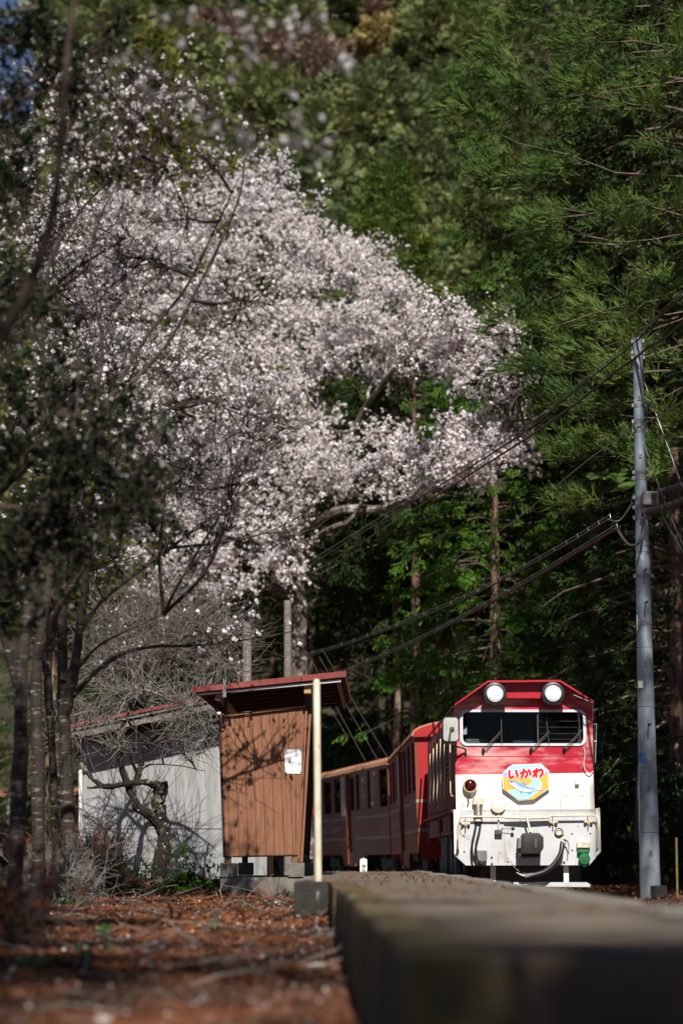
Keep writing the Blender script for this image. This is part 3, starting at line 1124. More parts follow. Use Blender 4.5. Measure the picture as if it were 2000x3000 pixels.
# headmark
HM = [(640, 868), (725, 788), (960, 778), (1026, 838), (1030, 982), (900, 1075), (778, 1082), (648, 988)]
ys_ = -.055
hmk = lp(MB().prism([F1(*p) for p in HM][::-1], ys_, ys_ + .014), 'headmark', T['sign_white'])
hmk['label'] = 'octagonal white-edged headmark with red lettering and a trout'


def HC(x, y):                     # headmark crop (1390..1640 x 2220..2400, 6.272 px per px) -> crop1
    return (((1390 + x / 6.272) - 1240) * 2.8, ((2220 + y / 6.272) - 1960) * 2.8)


def layer(pts, m, name, lev, closed=True):
    poly = [F1(*HC(*p)) for p in pts]
    y = ys_ - .0012 * lev
    me = MB().add([(x, y, z) for x, z in poly], [tuple(range(len(poly)))])
    return lp(me, name, m, hmk)


def stroke(pts, wd, m, name, lev, k=6):
    """flat ribbon with round ends."""
    S = smooth_path([(*p, 0) for p in pts], k)[:, :2]
    mb_ = MB()
    h = wd / 2
    tg = np.gradient(S, axis=0)
    tg /= np.maximum(np.linalg.norm(tg, axis=1, keepdims=True), 1e-6)
    no = np.stack([-tg[:, 1], tg[:, 0]], 1)
    L_, R_ = S + no * h, S - no * h
    y = ys_ - .0012 * lev
    e0 = math.atan2(-tg[0, 1], -tg[0, 0])
    e1 = math.atan2(tg[-1, 1], tg[-1, 0])
    cap0 = [(S[0, 0] + h * math.cos(e0 - 1.57 + 3.14 * i / 6), S[0, 1] + h * math.sin(e0 - 1.57 + 3.14 * i / 6)) for i in range(7)]
    cap1 = [(S[-1, 0] + h * math.cos(e1 - 1.57 + 3.14 * i / 6), S[-1, 1] + h * math.sin(e1 - 1.57 + 3.14 * i / 6)) for i in range(7)]

    def tof(p):
        x, z = F1(*HC(p[0], p[1]))
        return (x, y, z)
    n_ = len(S)
    vs = [tof(p) for p in L_] + [tof(p) for p in R_]
    mb_.add(vs, [(i, i + 1, n_ + i + 1, n_ + i) for i in range(n_ - 1)])
    mb_.add([tof(p) for p in cap0], [tuple(range(7))])
    mb_.add([tof(p) for p in cap1], [tuple(range(7))])
    return mb_


layer([(510, 275), (640, 155), (1200, 132), (1340, 255), (1350, 555), (1090, 770), (810, 778), (525, 585)], T['sign_sky'], 'sky_field', 1)
layer([(512, 300), (560, 280), (610, 290), (690, 255), (760, 270), (870, 190), (940, 235), (1010, 185), (1090, 235), (1180, 235), (1280, 270), (1345, 250), (1346, 330), (512, 365)], T['sign_purple'], 'mountain_field', 2)
layer([(830, 215), (870, 190), (905, 212), (885, 232), (862, 222), (845, 235)], T['sign_white'], 'snow_cap', 3)
layer([(975, 210), (1010, 185), (1065, 218), (1030, 232), (1005, 222), (990, 236)], T['sign_white'], 'snow_cap', 3)
layer([(650, 270), (690, 250), (735, 265), (700, 285)], T['sign_white'], 'snow_cap', 3)
layer([(514, 362), (1000, 335), (1346, 312), (1350, 555), (1090, 770), (810, 778), (525, 585)], T['sign_yellow'], 'field', 3)
layer([(980, 350), (1050, 420), (1030, 480), (900, 560), (700, 590), (580, 612), (810, 775), (960, 768), (1150, 640), (1220, 540), (1225, 470), (1180, 395), (1110, 355)], T['sign_river'], 'river', 4)
kana = [[(632, 250), (630, 330), (655, 372), (700, 350)], [(752, 245), (765, 300), (782, 345)],
        [(838, 290), (900, 262), (950, 268), (955, 320), (925, 362)], [(895, 222), (882, 300), (855, 370)], [(985, 230), (1005, 270), (1018, 315)],
        [(1128, 212), (1125, 280), (1122, 352)], [(1065, 265), (1118, 240), (1105, 290), (1070, 345)], [(1085, 320), (1150, 250), (1215, 225), (1240, 285), (1195, 345)]]
halo, ink = MB(), MB()
for s_ in kana:
    a = stroke(s_, 62, None, '', 6)
    halo.add(a.v, a.f)
    a = stroke(s_, 43, None, '', 8)
    ink.add(a.v, a.f)
for q, lev in ((halo, 6), (ink, 8)):
    q.v = [(x, y - .00002 * (i % 97), z) for i, (x, y, z) in enumerate(q.v)]
lp(halo, 'lettering_edge', T['sign_white'], hmk)
lp(ink, 'lettering', T['sign_red'], hmk)['label'] = 'red hiragana lettering'
body = [(608, 440), (640, 425), (700, 424), (780, 450), (880, 495), (980, 545), (1060, 562), (1115, 562), (1182, 465), (1190, 550), (1245, 585), (1190, 608), (1118, 606), (1040, 630), (940, 640), (840, 625), (750, 580), (680, 525), (620, 480), (632, 466)]
layer([((x - 900) * 1.02 + 900, (y - 540) * 1.05 + 540) for x, y in body], T['sign_line'], 'fish_outline', 7)
layer(body, T['sign_fish'], 'fish', 8)
layer([(612, 445), (650, 430), (715, 432), (790, 460), (880, 505), (990, 555), (1110, 570), (1110, 580), (980, 575), (860, 530), (760, 480), (690, 455)], T['sign_blue'], 'fish_back', 9)
layer([(640, 520), (690, 530), (760, 575), (850, 615), (940, 628), (1040, 618), (1100, 600), (1000, 600), (880, 590), (780, 550)], T['sign_white'], 'fish_belly', 9)
for k in range(8):
    x, y = 790 + k * 40, 500 + k * 15 - k * k * .6
    layer([(x - 14, y - 2), (x, y - 26 + k), (x + 14, y + 2), (x + 12, y + 26 - k), (x - 4, y + 34 - k), (x - 14, y + 20)], T['sign_blue'], 'fish_mark', 10)
layer([(840, 468), (880, 448), (945, 485), (930, 510)], T['sign_blue'], 'fin', 7)
layer([(820, 622), (870, 640), (865, 670), (835, 665)], T['sign_blue'], 'fin', 7)
layer([(945, 635), (1055, 628), (1030, 668), (975, 672)], T['sign_blue'], 'fin', 7)
layer([(655, 445), (675, 438), (690, 452), (675, 465), (658, 462)], T['sign_line'], 'fish_eye', 10)
for p in ((700, 830), (960, 830)):
    lp(MB().box(FL(*p).x - .02, FL(*p).x + .02, ys_ + .014, .002, FL(*p).z - .02, FL(*p).z + .02), 'headmark_bracket', T['grime'], hmk)
# bumper plate
BP = [(243, 1158), (268, 1156), (1404, 1148), (1440, 1140), (1450, 1500), (1355, 1612), (345, 1614), (250, 1528)]
yb = -.07
bp = lp(MB().prism([F1(*p) for p in BP][::-1], yb, yb + .06), 'bumper_plate', T['plate'])
lp(MB().prism([F1(243, 1157), F1(286, 1157), F1(290, 1490), F1(250, 1526)][::-1], yb - .02, yb), 'corner_strip', T['white'], bp)
lp(MB().prism([F1(1405, 1148), F1(1440, 1140), F1(1450, 1500), F1(1412, 1536)][::-1], yb - .02, yb), 'corner_strip', T['white'], bp)
lp(MB().box(F1(268, 0)[0], F1(1404, 0)[0], yb, .02, F1(0, 1172)[1], F1(0, 1156)[1]), 'ledge', T['white'], bp)
for p in ((327, 1373), (331, 1503), (1213, 1356), (1364, 1354), (1216, 1490)):
    lp(MB().lathe([(.011, 0), (.009, -.004)], FL(*p, yb), 'y', 12), 'hole', M['black'], bp)
for p in ((556, 1545), (557, 1598), (1148, 1586)):
    lp(MB().lathe([(.014, 0), (.014, -.012), (.008, -.018)], FL(*p, yb), 'y', 6), 'bolt', T['tank'], bp)
hl = lp(MB().lathe([(.055, 0), (.055, -.02), (.046, -.022), (.046, -.01)], FL(1105, 1343, yb), 'y', 24), 'pipe_port', M['black'], bp)
lp(MB().lathe([(.045, -.012), (.034, -.022), (.022, -.012), (.004, -.008)], FL(1105, 1343, yb), 'y', 24), 'port_ring', T['fitting'], hl)
# grab rail with clamps
rail_pts = [FL(282, 1480, yb - .05), FL(280, 1260, yb - .06), FL(296, 1222, yb - .07), FL(330, 1214, yb - .07), FL(660, 1216, yb - .07), FL(1030, 1208, yb - .07), FL(1380, 1204, yb - .07), FL(1412, 1225, yb - .07), FL(1420, 1300, yb - .06), FL(1420, 1470, yb - .05)]
lp(MB().tube(rail_pts, .0115, 8), 'grab_rail', T['fitting'], smooth=True)
lp(MB().tube([FL(660, 1222, yb - .075), FL(840, 1228, yb - .085), FL(1030, 1220, yb - .075)], .016, 8), 'lever_bar', T['fitting'], smooth=True)
for cx, cy_ in ((342, 1272), (1058, 1258), (1346, 1256)):
    c = FL(cx, cy_, yb)
    q = lp(MB().box(c.x - .055, c.x + .055, yb - .03, yb, c.z - .02, c.z + .02), 'rail_clamp', T['fitting'], bevel=.006)
    for s_ in (-.038, .038):
        lp(MB().lathe([(.017, 0), (.017, -.02), (.01, -.026)], (c.x + s_, yb - .03, c.z), 'y', 6), 'bolt', T['fitting'], q)
    lp(MB().box(c.x - .006, c.x + .006, yb - .075, yb - .03, c.z - .04, c.z + .1), 'hanger', T['fitting'], q)
lp(MB().tube([FL(272, 1500, yb - .04), FL(274, 1480, yb - .05), FL(280, 1390, yb - .05)], .014, 8), 'hose_stub', T['grime'])
# tail lamp
c = FL(381, 958)
tl = lp(MB().lathe([(.088, 0), (.092, -.05), (.086, -.075), (.074, -.078), (.072, -.06)], c, 'y', 28), 'tail_lamp', T['fitting'], smooth=True)
lp(MB().lathe([(.072, -.062), (.064, -.085), (.04, -.102), (.004, -.108)], c, 'y', 28), 'lens', T['redlens'], tl, smooth=True)
# round marker lamp on a stalk
c = FL(607, 1122, -.1)
ml = lp(MB().lathe([(.05, .08), (.088, .03), (.094, 0), (.090, -.012), (.084, -.012)], c, 'y', 28), 'marker_lamp', T['fitting'], smooth=True)
lp(MB().lathe([(.086, -.008), (.06, -.02), (.004, -.026)], c, 'y', 28), 'lens', T['white'], ml, smooth=True)
lp(MB().tube([FL(612, 1180, -.08), FL(612, 1320, -.09)], .010, 8), 'stalk', T['fitting'], ml)
cc = FL(610, 1342, -.09)
lp(MB().box(cc.x - .045, cc.x + .045, -.13, -.07, cc.z - .028, cc.z + .028), 'stalk_box', T['grime'], ml, bevel=.006)
lp(MB().tube([FL(630, 1316, -.11), FL(720, 1314, -.13)], .004, 6), 'lever', T['grime'], ml)
lp(MB().lathe([(.006, -.02), (.022, -.008), (.022, .008), (.006, .02)], FL(726, 1314, -.14), 'y', 12), 'lever_knob', M['black'], ml, smooth=True)
lp(MB().box(FL(540, 0).x, FL(650, 0).x, -.06, .0, F1(0, 1275)[1], F1(0, 1185)[1]), 'mount', T['grime'], ml, bevel=.01)
# jumper coupler with two hoses
c = FL(442, 1085)
jc = lp(MB().box(c.x - .062, c.x + .066, -.13, 0, F1(0, 1118)[1], F1(0, 1062)[1]), 'jumper_coupler', T['fitting'], bevel=.012)
lp(MB().lathe([(.055, F1(0, 1240)[1] - c.z), (.062, F1(0, 1225)[1] - c.z), (.05, F1(0, 1215)[1] - c.z), (.056, F1(0, 1118)[1] - c.z)], (c.x, -.07, c.z), 'z', 16), 'coupler_body', T['tank'], jc, smooth=True)
lp(MB().lathe([(.06, F1(0, 1252)[1] - c.z), (.06, F1(0, 1226)[1] - c.z)], (c.x, -.07, c.z), 'z', 16), 'coupler_nut', T['fitting'], jc)
lp(MB().box(c.x - .012, c.x + .012, -.155, -.13, F1(0, 1205)[1], F1(0, 1090)[1]), 'latch', T['fitting'], jc)
lp(MB().box(c.x - .01, c.x + .05, -.05, 0, F1(0, 1062)[1], F1(0, 1030)[1]), 'coupler_mount', T['white'], jc)
for dx in (0, 38):
    pts = smooth_path([FL(432 + dx * .9, 1255, -.07), FL(415 + dx, 1340, -.10), FL(392 + dx * .9, 1440, -.14), FL(398 + dx * .8, 1545, -.15), FL(425 + dx * .95, 1600, -.14), FL(470 + dx * .3, 1590, -.12), FL(484 + dx * .1, 1545, -.10)], 4)
    lp(MB().tube(pts, .0145, 8), 'jumper_hose', M['rubber'], smooth=True)
c = FL(475, 1535, yb)
jb = lp(MB().box(c.x - .06, c.x + .06, yb - .06, yb, c.z - .065, c.z + .065), 'junction_box', T['tank'], bevel=.008)
lp(MB().tube([FL(330, 1090, -.03), FL(300, 1180, -.02), FL(282, 1250, -.09), FL(300, 1350, -.09), FL(380, 1385, -.1)], .002, 5), 'chain', T['grime'])
lp(MB().tube([FL(352, 1130, -.02), FL(372, 1100, -.03), FL(360, 1050, -.03), FL(380, 1040, 0)], .006, 6), 'chain_clip', T['grime'])
# hatch, little bracket, right-hand cable and aerial
hx0, hz1_ = F1(1118, 1052)
hx1, hz0_ = F1(1342, 1178)
hb = lp(MB().box(hx0, hx1, -.05, 0, hz0_, hz1_), 'hatch', T['white'], bevel=.005)
for cx in (1163, 1293):
    c = FL(cx, 1044)
    lp(MB().box(c.x - .035, c.x + .035, -.045, 0, c.z - .012, c.z + .016), 'hinge', T['fitting'], hb, bevel=.004)
c = FL(1259, 930)
lp(MB().box(c.x - .025, c.x + .025, -.05, 0, c.z - .03, c.z + .03), 'lamp_bracket', T['white'], bevel=.01)
pts = smooth_path([FL(1312, 645, -.02), FL(1322, 700, -.035), FL(1312, 790, -.035), FL(1330, 840, -.035), FL(1365, 858, -.035), FL(1390, 840, -.02)], 4)
lp(MB().tube(pts, .0055, 6), 'aerial_cable', T['trim'], smooth=True)
ar = lp(MB().tube([FL(1400, 830, .06), FL(1402, 560, .06), FL(1407, 440, .06), FL(1408, 410, .06)], [.008, .012, .012, .005], 8), 'aerial', M['black'])
lp(MB().tube([FL(1424, 450, .06), FL(1415, 770, .06)], .003, 5), 'aerial_stay', T['trim'], ar)
for cyy in (452, 592):
    c = FL(1412, cyy, .06)
    lp(MB().box(c.x - .02, c.x + .02, .05, .07, c.z - .006, c.z + .006), 'aerial_clip', T['trim'], ar)
lp(MB().tube([FL(1215, 222, -.214), FL(1380, 290, -.214), FL(1386, 330, -.1), FL(1408, 412, .05)], .003, 5), 'roof_wire', T['trim'])
# coupler, brake hose, socket
c = FL(865, 1435, yb)
cp = lp(MB().prism([(c.x + dx * u1, c.z + dz * u1) for dx, dz in ((-75, 60), (-55, 84), (60, 84), (95, 50), (95, -40), (60, -84), (-75, -84))], yb - .34, yb), 'coupler', M['black'], bevel=.02, smooth=True)
lp(MB().box(c.x - .155, c.x - .105, yb - .2, yb, c.z - .06, c.z + .07), 'coupler_cheek', T['tank'], cp, bevel=.012)
lp(MB().box(c.x + .03, c.x + .06, yb - .35, yb - .33, c.z - .05, c.z + .06), 'coupler_slot', T['under'], cp)
lp(MB().box(c.x - .145, c.x + .105, yb - .22, yb, c.z - .165, c.z - .12), 'coupler_shelf', M['black'], cp, bevel=.01)
lp(MB().tube([FL(826, 1206, yb - .09), FL(850, 1270, yb - .12), FL(862, 1345, yb - .2)], .013, 8), 'release_rod', T['fitting'], cp, smooth=True)
pts = smooth_path([FL(1140, 1395, yb - .02), FL(1128, 1450, yb - .07), FL(1112, 1520, yb - .1), FL(1060, 1600, yb - .12), FL(985, 1662, yb - .13), FL(900, 1690, yb - .13), FL(870, 1694, yb - .13)], 5)
bh = lp(MB().tube(pts, [.02] * 3 + [.031] * (len(pts) - 3), 12), 'brake_hose', M['rubber'], smooth=True)
lp(MB().tube([FL(1142, 1395, yb - .03), FL(1126, 1462, yb - .075)], [.036, .028], 10), 'hose_valve', T['fitting'], bh, smooth=True)
lp(MB().tube([FL(1135, 1400, yb - .07), FL(1168, 1412, yb - .08), FL(1182, 1450, yb - .08), FL(1180, 1520, yb - .08)], [.012, .009, .006, .005], 6), 'valve_handle', T['grime'], bh)
lp(MB().tube([FL(884, 1692, yb - .13), FL(850, 1696, yb - .13), FL(820, 1702, yb - .13)], [.032, .026, .03], 10), 'hose_end', T['tank'], bh, smooth=True)
lp(MB().tube([FL(820, 1700, yb - .13), FL(790, 1690, yb - .13), FL(752, 1672, yb - .13)], [.012, .01, .006], 6), 'hose_lever', T['fitting'], bh)
for k in range(9):
    t = k / 8
    c = FL(690 + 130 * t, 1560 + 120 * t + 26 * math.sin(t * 3.1), yb - .04 - .08 * t)
    lp(MB().tube([c + Vector((-.011, 0, .011)), c + Vector((0, .006 * (-1) ** k, .004)), c + Vector((.011, 0, -.011))], .0055, 6), 'chain_link', T['tank'], bh)
c = FL(1312, 1560, yb)
sk = lp(MB().lathe([(.068, 0), (.072, -.05), (.066, -.07), (.03, -.076)], c, 'y', 24), 'socket', T['green'], smooth=True)
lp(MB().box(c.x - .085, c.x + .06, yb - .06, yb, c.z + .07, c.z + .11), 'socket_hinge', T['green'], sk, bevel=.008)
lp(MB().box(c.x - .022, c.x + .022, yb - .082, yb - .07, c.z - .02, c.z + .02), 'socket_plate', T['grime'], sk)
lp(MB().box(c.x - .02, c.x + .02, yb - .05, yb, c.z - .095, c.z - .06), 'socket_tab', T['green'], sk)
lp(MB().box(c.x - .09, c.x + .075, yb - .05, yb, c.z + .135, c.z + .205), 'socket_bracket', T['fitting'], sk, bevel=.006)
# guard irons and bar under the plate
lp(MB().box(FL(540, 0).x, FL(582, 0).x, .1, .14, .02, F1(0, 1610)[1]), 'guard_iron', T['white'])
lp(MB().box(FL(1130, 0).x, FL(1170, 0).x, .02, .06, .08, F1(0, 1610)[1]), 'guard_iron', T['white'])
lp(MB().prism([F1(735, 1752), F1(1335, 1752), F1(1362, 1768), F1(1362, 1790), F1(735, 1790)][::-1], -.06, .06), 'guard_bar', T['plate'])
lp(MB().box(FL(470, 0).x, FL(1290, 0).x, .3, .36, .16, F1(0, 1600)[1]), 'front_bolster', T['under'])

# ------------------------------------------------------------------ coaches
CL, CW = 10.9, 1.84
C = {}
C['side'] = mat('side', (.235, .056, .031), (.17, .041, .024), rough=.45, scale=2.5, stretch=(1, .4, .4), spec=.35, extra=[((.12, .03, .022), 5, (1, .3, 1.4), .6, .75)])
C['end'] = mat('end', (.36, .018, .02), (.30, .016, .018), rough=.45, scale=3, spec=.4)
C['roof'] = mat('roof', (.42, .20, .11), (.34, .16, .09), rough=.7, scale=3, stretch=(1, .2, 1))
C['stripe'] = mat('stripe', (.31, .27, .24), (.25, .21, .19), rough=.5, scale=5)
C['curtain'] = mat('curtain', (.5, .46, .38), (.42, .38, .32), rough=.9, scale=10)
co_pane = None
C['letters'] = mat('letters', (.45, .40, .37), (.4, .35, .33), rough=.6, scale=10)
HB, HT = .44, 2.42                # skirt bottom and eave above rail


def side_wall(mb, x, sgn, holes):
    mw = MB().wall(0, CL, HB + .16, HT, holes, 0, .05)
    q = [(x + (v[1] if sgn < 0 else -v[1]), v[0], v[2]) for v in mw.v]
    mb.add(q, mw.f if sgn > 0 else [f[::-1] for f in mw.f])


def text_mesh(txt, size, name, m, parent, mtx, bold=.0):
    cu = bpy.data.curves.new(name, 'FONT')
    cu.body = txt
    cu.size = size
    cu.align_x = 'CENTER'
    cu.align_y = 'CENTER'
    cu.offset = bold
    cu.resolution_u = 3
    tmp_ = bpy.data.objects.new('tmp_text', cu)
    COL.objects.link(tmp_)
    dg = bpy.context.evaluated_depsgraph_get()
    me = bpy.data.meshes.new_from_object(tmp_.evaluated_get(dg))
    bpy.data.objects.remove(tmp_)
    bpy.data.curves.remove(cu)
    me.transform(mtx)
    me.name = name
    me.materials.clear()
    return link_mesh(name, me, m, parent)


def make_coach(name, label, loc, rot, group):
    t = thing(name, label, 'railway coach', loc, rot, group)
    # near corner on the platform side is the local origin: x to the right, y back, z up from the rail
    wins = [(.16, 1.14), (1.62, 2.70), (3.18, 4.26)]
    door = (4.52, 5.52)
    wins2 = [(6.42, 7.58), (8.06, 9.30), (9.70, 10.74)]
    z0, z1 = 1.54, 2.33
    holes = [(a, b, z0, z1) for a, b in wins + wins2]
    holes_l = holes + [(door[0], door[1], HB + .16, 2.36)]
    mb = MB()
    side_wall(mb, 0, -1, holes_l)
    mb.build('side_wall', C['side'], t, local=True)
    mb = MB()
    side_wall(mb, CW, 1, holes)
    mb.build('side_wall', C['side'], t, local=True)
    for x0, x1 in ((.0, .04), (CW - .04, CW)):
        pl = [(0, HB + .16), (0, HB + .10), (2.0, HB + .1), (2.0 + .0, HB + .1), (3.1, HB + .1), (3.4, .30), (6.3, .30), (6.6, HB + .1), (CL, HB + .1), (CL, HB + .16)]
        MB().prism([(p[0], p[1]) for p in pl], x0 + .002, x1 - .002, 'yz').build('skirt', C['side'], t, local=True)
    # ends
    for y0, y1 in ((0.002, .05), (CL - .05, CL - .002)):
        MB().wall(.05, CW - .05, HB, HT, [(.3, .62, z0, z1), (CW - .62, CW - .3, z0, z1), (.75, CW - .75, HB + .2, 2.30)], y0, y1).build('end_wall', C['end'], t, local=True)
        MB().box(.76, CW - .76, y0 + .012, y1 - .01, HB + .2, 2.30).build('end_door', C['end'], t, local=True)
    # roof: rounded vault with gable ends
    prof = []
    for i in range(13):
        a = math.pi * i / 12
        prof.append((CW / 2 + (CW / 2 + .05) * math.cos(a), HT - .02 + .25 * math.sin(a) ** .8))
    mb = MB().prism(prof, -.06, CL + .06)
    mb.build('roof', C['roof'], t, local=True, smooth=True)
    gp = [(CW / 2 + (CW / 2 + .03) * math.cos(math.pi * i / 12), HT - .04 + .24 * math.sin(math.pi * i / 12) ** .8) for i in range(13)]
    MB().prism(gp, -.075, -.062).build('gable', C['end'], t, local=True)
    # stripes
    for z in (1.34, .88):
        segs = [(0, door[0]), (door[1], CL)] if z > .5 else [(0, CL)]
        for a, b in segs:
            MB().box(-.006, -.001, a, b, z, z + .05).build('stripe', C['stripe'], t, local=True)
        MB().box(.0, .5, -.004, .0, z, z + .05).build('stripe', C['stripe'], t, local=True)
    # panes, blinds, door
    for i, (a, b) in enumerate(wins + wins2):
        w_ = MB().box(.036, .040, a, b, z0, z1).build('window_pane', T['glass'], t, local=True)
        h_ = .06 + .05 * ((i * 7) % 3)
        MB().box(.044, .050, a + .02, b - .02, z1 - h_, z1 - .01).build('blind', C['curtain'], w_, local=True)
        MB().box(-.012, .0, a - .02, b + .02, z0 - .025, z0 - .003).build('sill', C['side'], w_, local=True)
    d = MB().wall(door[0], door[1], .32, 2.36, [(door[0] + .3, door[1] - .12, 1.55, 2.28)], 0, .03)
    d.v = [(v[1] + .05, v[0], v[2]) for v in d.v]
    d.f = [f[::-1] for f in d.f]
    dd = d.build('door', C['side'], t, local=True)
    MB().box(.06, .066, door[0] + .3, door[1] - .12, 1.55, 2.28).build('door_pane', T['glass'], dd, local=True)
    MB().tube([(.035, door[0] + .12, 1.62), (.035, door[0] + .12, 1.44)], .012, 6).build('door_handle', M['galv'], dd, local=True)
    MB().box(-.03, .0, door[1], door[1] + .06, .32, 2.40).build('door_post', C['side'], t, local=True)
    MB().box(-.035, .0, door[1] + .1, door[1] + .4, 1.14, 1.30).build('lamp_box', T['under'], t, local=True)
    MB().box(-.03, .0, door[0], door[1], .29, .34).build('step', C['side'], t, local=True)
    MB().box(-.03, -.002, 5.78, 6.34, 1.42, 2.34).build('sliding_pane', C['curtain'], t, local=True, bevel=.01)
    # lettering reads from the near end towards the far end when seen from the platform, so run it from far to near
    Mt = Matrix(((0, 0, -1, -.008), (-1, 0, 0, 0), (0, 1, 0, 0), (0, 0, 0, 1)))
    for txt, y in (('RAILWAYS', 7.35), ('OIGAWA', 9.35)):
        text_mesh(txt, .19, 'lettering', C['letters'], t, Matrix.Translation((0, y, 1.12)) @ Mt @ Matrix.Diagonal((1.55, 1, 1, 1)), .003)
    MB().add([(-.008, 8.42, 1.0), (-.008, 8.28, 1.08), (-.008, 8.34, 1.2), (-.008, 8.48, 1.26), (-.008, 8.42, 1.12)], [(0, 1, 2, 3, 4)]).build('emblem', C['letters'], t, local=True)
    # interior: floor, seats, far light
    MB().box(.06, CW - .06, .06, CL - .06, HB + .12, HB + .16).build('floor', T['under'], t, local=True)
    for i in range(5):
        y = .9 + i * 1.9
        MB().box(.95, CW - .1, y, y + .1, HB + .16, 1.55).build('seat_back', C['end'], t, local=True)
    # bogies
    for yc in (1.5, CL - 1.9):
        b = MB().box(.18, CW - .18, yc - .75, yc + .75, .26, .46).build('bogie', T['under'], t, local=True)
        for dy in (-.5, .5):
            for x in (.22, CW - .30):
                MB().lathe([(.06, 0), (.27, 0), (.29, .02), (.29, .08), (.06, .09)], (x, yc + dy, .29), 'x', 18).build('wheel', T['under'], b, local=True)
    MB().box(.3, CW - .3, .3, CL - .3, .4, HB + .12).build('underframe', M['black'], t, local=True)
    return t


co1 = make_coach('coach', 'red coach coupled directly behind the locomotive', (1.235, 38.75, RAILZ), R(1.05), 'coaches of the red train')
for (label, loc, rot) in (('tan-roofed red coach with lettering, broadside between pale post and locomotive', (1.03, 50.45, RAILZ), 8.7),
                          ('bright red coach end showing in the gap between shelter and pale post', (-.88, 62.1, RAILZ), 25),
                          ('red coach glimpsed behind the left tree trunks beside the tin shed', (-6.0, 72.4, RAILZ), 45)):
    c = copy_tree(co1)
    c.location = loc
    c.rotation_euler = (0, R(-1.8), R(rot))
    c['label'] = label
co1.rotation_euler = (0, R(-1.8), R(1.05))

# ------------------------------------------------------------------ waiting shelter
HY = 26.6


def H2(cx, cy, d=HY):
    return P(540 + cx * .3316, 1920 + cy * .3316, d)


hb = H2(318, 2165)
hut = thing('waiting_shelter', 'small brown boarded waiting shelter with red sloping roof on concrete piers', 'shelter', (hb.x, HY, gz(hb.x, HY)), 0)
SH = math.tan(R(1.0))             # the shelter runs back a little to the right
back = lambda v, d: Vector((v.x + d * SH, v.y + d, v.z))
HL = 3.5
TX = [297, 368, 443, 522, 600, 678, 755, 833, 911, 984, 1066]
BX = [340, 403, 483, 562, 640, 720, 800, 883, 962, 984, 1002]
for i in range(10):
    t0, t1 = TX[i] + 1.5, TX[i + 1] - 1.5
    b0, b1 = BX[i] + 1.2, BX[i + 1] - 1.2
    yt = lambda x: 560 - (x - 297) * .122
    yb_ = lambda x: 1782 - (x - 340) * .024
    dp = random.uniform(0, .006)
    pts = [H2(b0, yb_(b0)), H2(b1, yb_(b1)), H2(t1, yt(t1)), H2(t0, yt(t0))]
    pts = [p + Vector((0, dp, 0)) for p in pts]
    MB().pushed(pts, (0, .02, 0)).build('board', M['wood_brown'], hut, bevel=.003)
# backing behind the boards keeps the joints dark
MB().pushed([H2(344, 1778) + Vector((0, .03, 0)), H2(998, 1762) + Vector((0, .03, 0)), H2(1060, 470) + Vector((0, .03, 0)), H2(302, 562) + Vector((0, .03, 0))], (0, .02, 0)).build('backing', M['wood_dark'], hut)
# slanting front posts and battens
for (a, b, c, d, dy) in ((1068, 480, 1000, 1795, -.025), (1098, 520, 1022, 1830, -.012)):
    wd = 20 if dy < -.02 else 24
    pts = [H2(c, d), H2(c + wd, d), H2(a + wd, b), H2(a, b)]
    MB().pushed([p + Vector((0, dy, 0)) for p in pts], (0, .09, 0)).build('corner_post', M['wood_brown'], hut, bevel=.003)
MB().pushed([H2(288, 552) + Vector((0, -.03, 0)), H2(1060, 462) + Vector((0, -.03, 0)), H2(1060, 446) + Vector((0, -.03, 0)), H2(288, 536) + Vector((0, -.03, 0))][::1], (0, .08, 0)).build('top_plate', M['wood_brown'], hut)
MB().pushed([H2(340, 1786), H2(968, 1770), H2(968, 1760), H2(340, 1776)], (0, HL, 0)).build('floor_beam', M['wood_dark'], hut)
# rear wall (away from the track), far end wall, bench
A, B_ = H2(300, 575), H2(342, 1785)
MB().pushed([A, back(A, HL), back(B_, HL), B_], (.03, 0, 0)).build('rear_wall', M['wood_dark'], hut)
pts = [back(H2(*p), HL) for p in ((342, 1785), (1020, 1770), (1095, 470), (297, 560))]
MB().pushed(pts, (0, .03, 0)).build('far_wall', M['wood_dark'], hut)
q0, q1 = H2(380, 1480), H2(620, 1480)
MB().pushed([q0 + Vector((0, .1, 0)), q1 + Vector((0, .1, 0)), back(q1, HL - .1), back(q0, HL - .1)], (0, 0, .04)).build('bench', M['wood_brown'], hut)
# upper posts that carry the roof
for cx, y0, y1, wd in ((1062, 276, 530, 56), (345, 205 + 150, 600, 30)):
    a = H2(cx, y1)
    for d in (.05, HL - .12):
        pts = [back(H2(cx, y1), d), back(H2(cx + wd, y1), d), back(H2(cx + wd, y0), d), back(H2(cx, y0), d)]
        MB().pushed(pts, (0, .08, 0)).build('roof_post', M['wood_dark'], hut)
for cx, cy, w_, h_ in ((1060, 276, 60, 70), (285, 358, 60, 26)):
    pts = [H2(cx, cy + h_), H2(cx + w_, cy + h_), H2(cx + w_, cy), H2(cx, cy)]
    MB().pushed([p + Vector((0, -.2, 0)) for p in pts], (.03, HL + .5, 0)).build('purlin', M['wood_pale'], hut)
# roof: fascia, white strip, corrugated deck, right-hand bargeboard
OV = .28
fr = lambda cx, cy: P(540 + cx * .3316, 1920 + cy * .3316, HY - OV)
RL = HL + .95
pts = [fr(66, 330), fr(1426, 190), fr(1426, 138), fr(66, 284)]
roof_ = MB().pushed(pts, (0, .03, 0)).build('roof', M['roof_red'], hut)
pts = [fr(132, 352) + Vector((0, .035, 0)), fr(1384, 232) + Vector((0, .035, 0)), fr(1384, 212) + Vector((0, .035, 0)), fr(132, 338) + Vector((0, .035, 0))]
MB().pushed(pts, (0, .03, 0)).build('white_fascia', M['white_paint'], roof_)
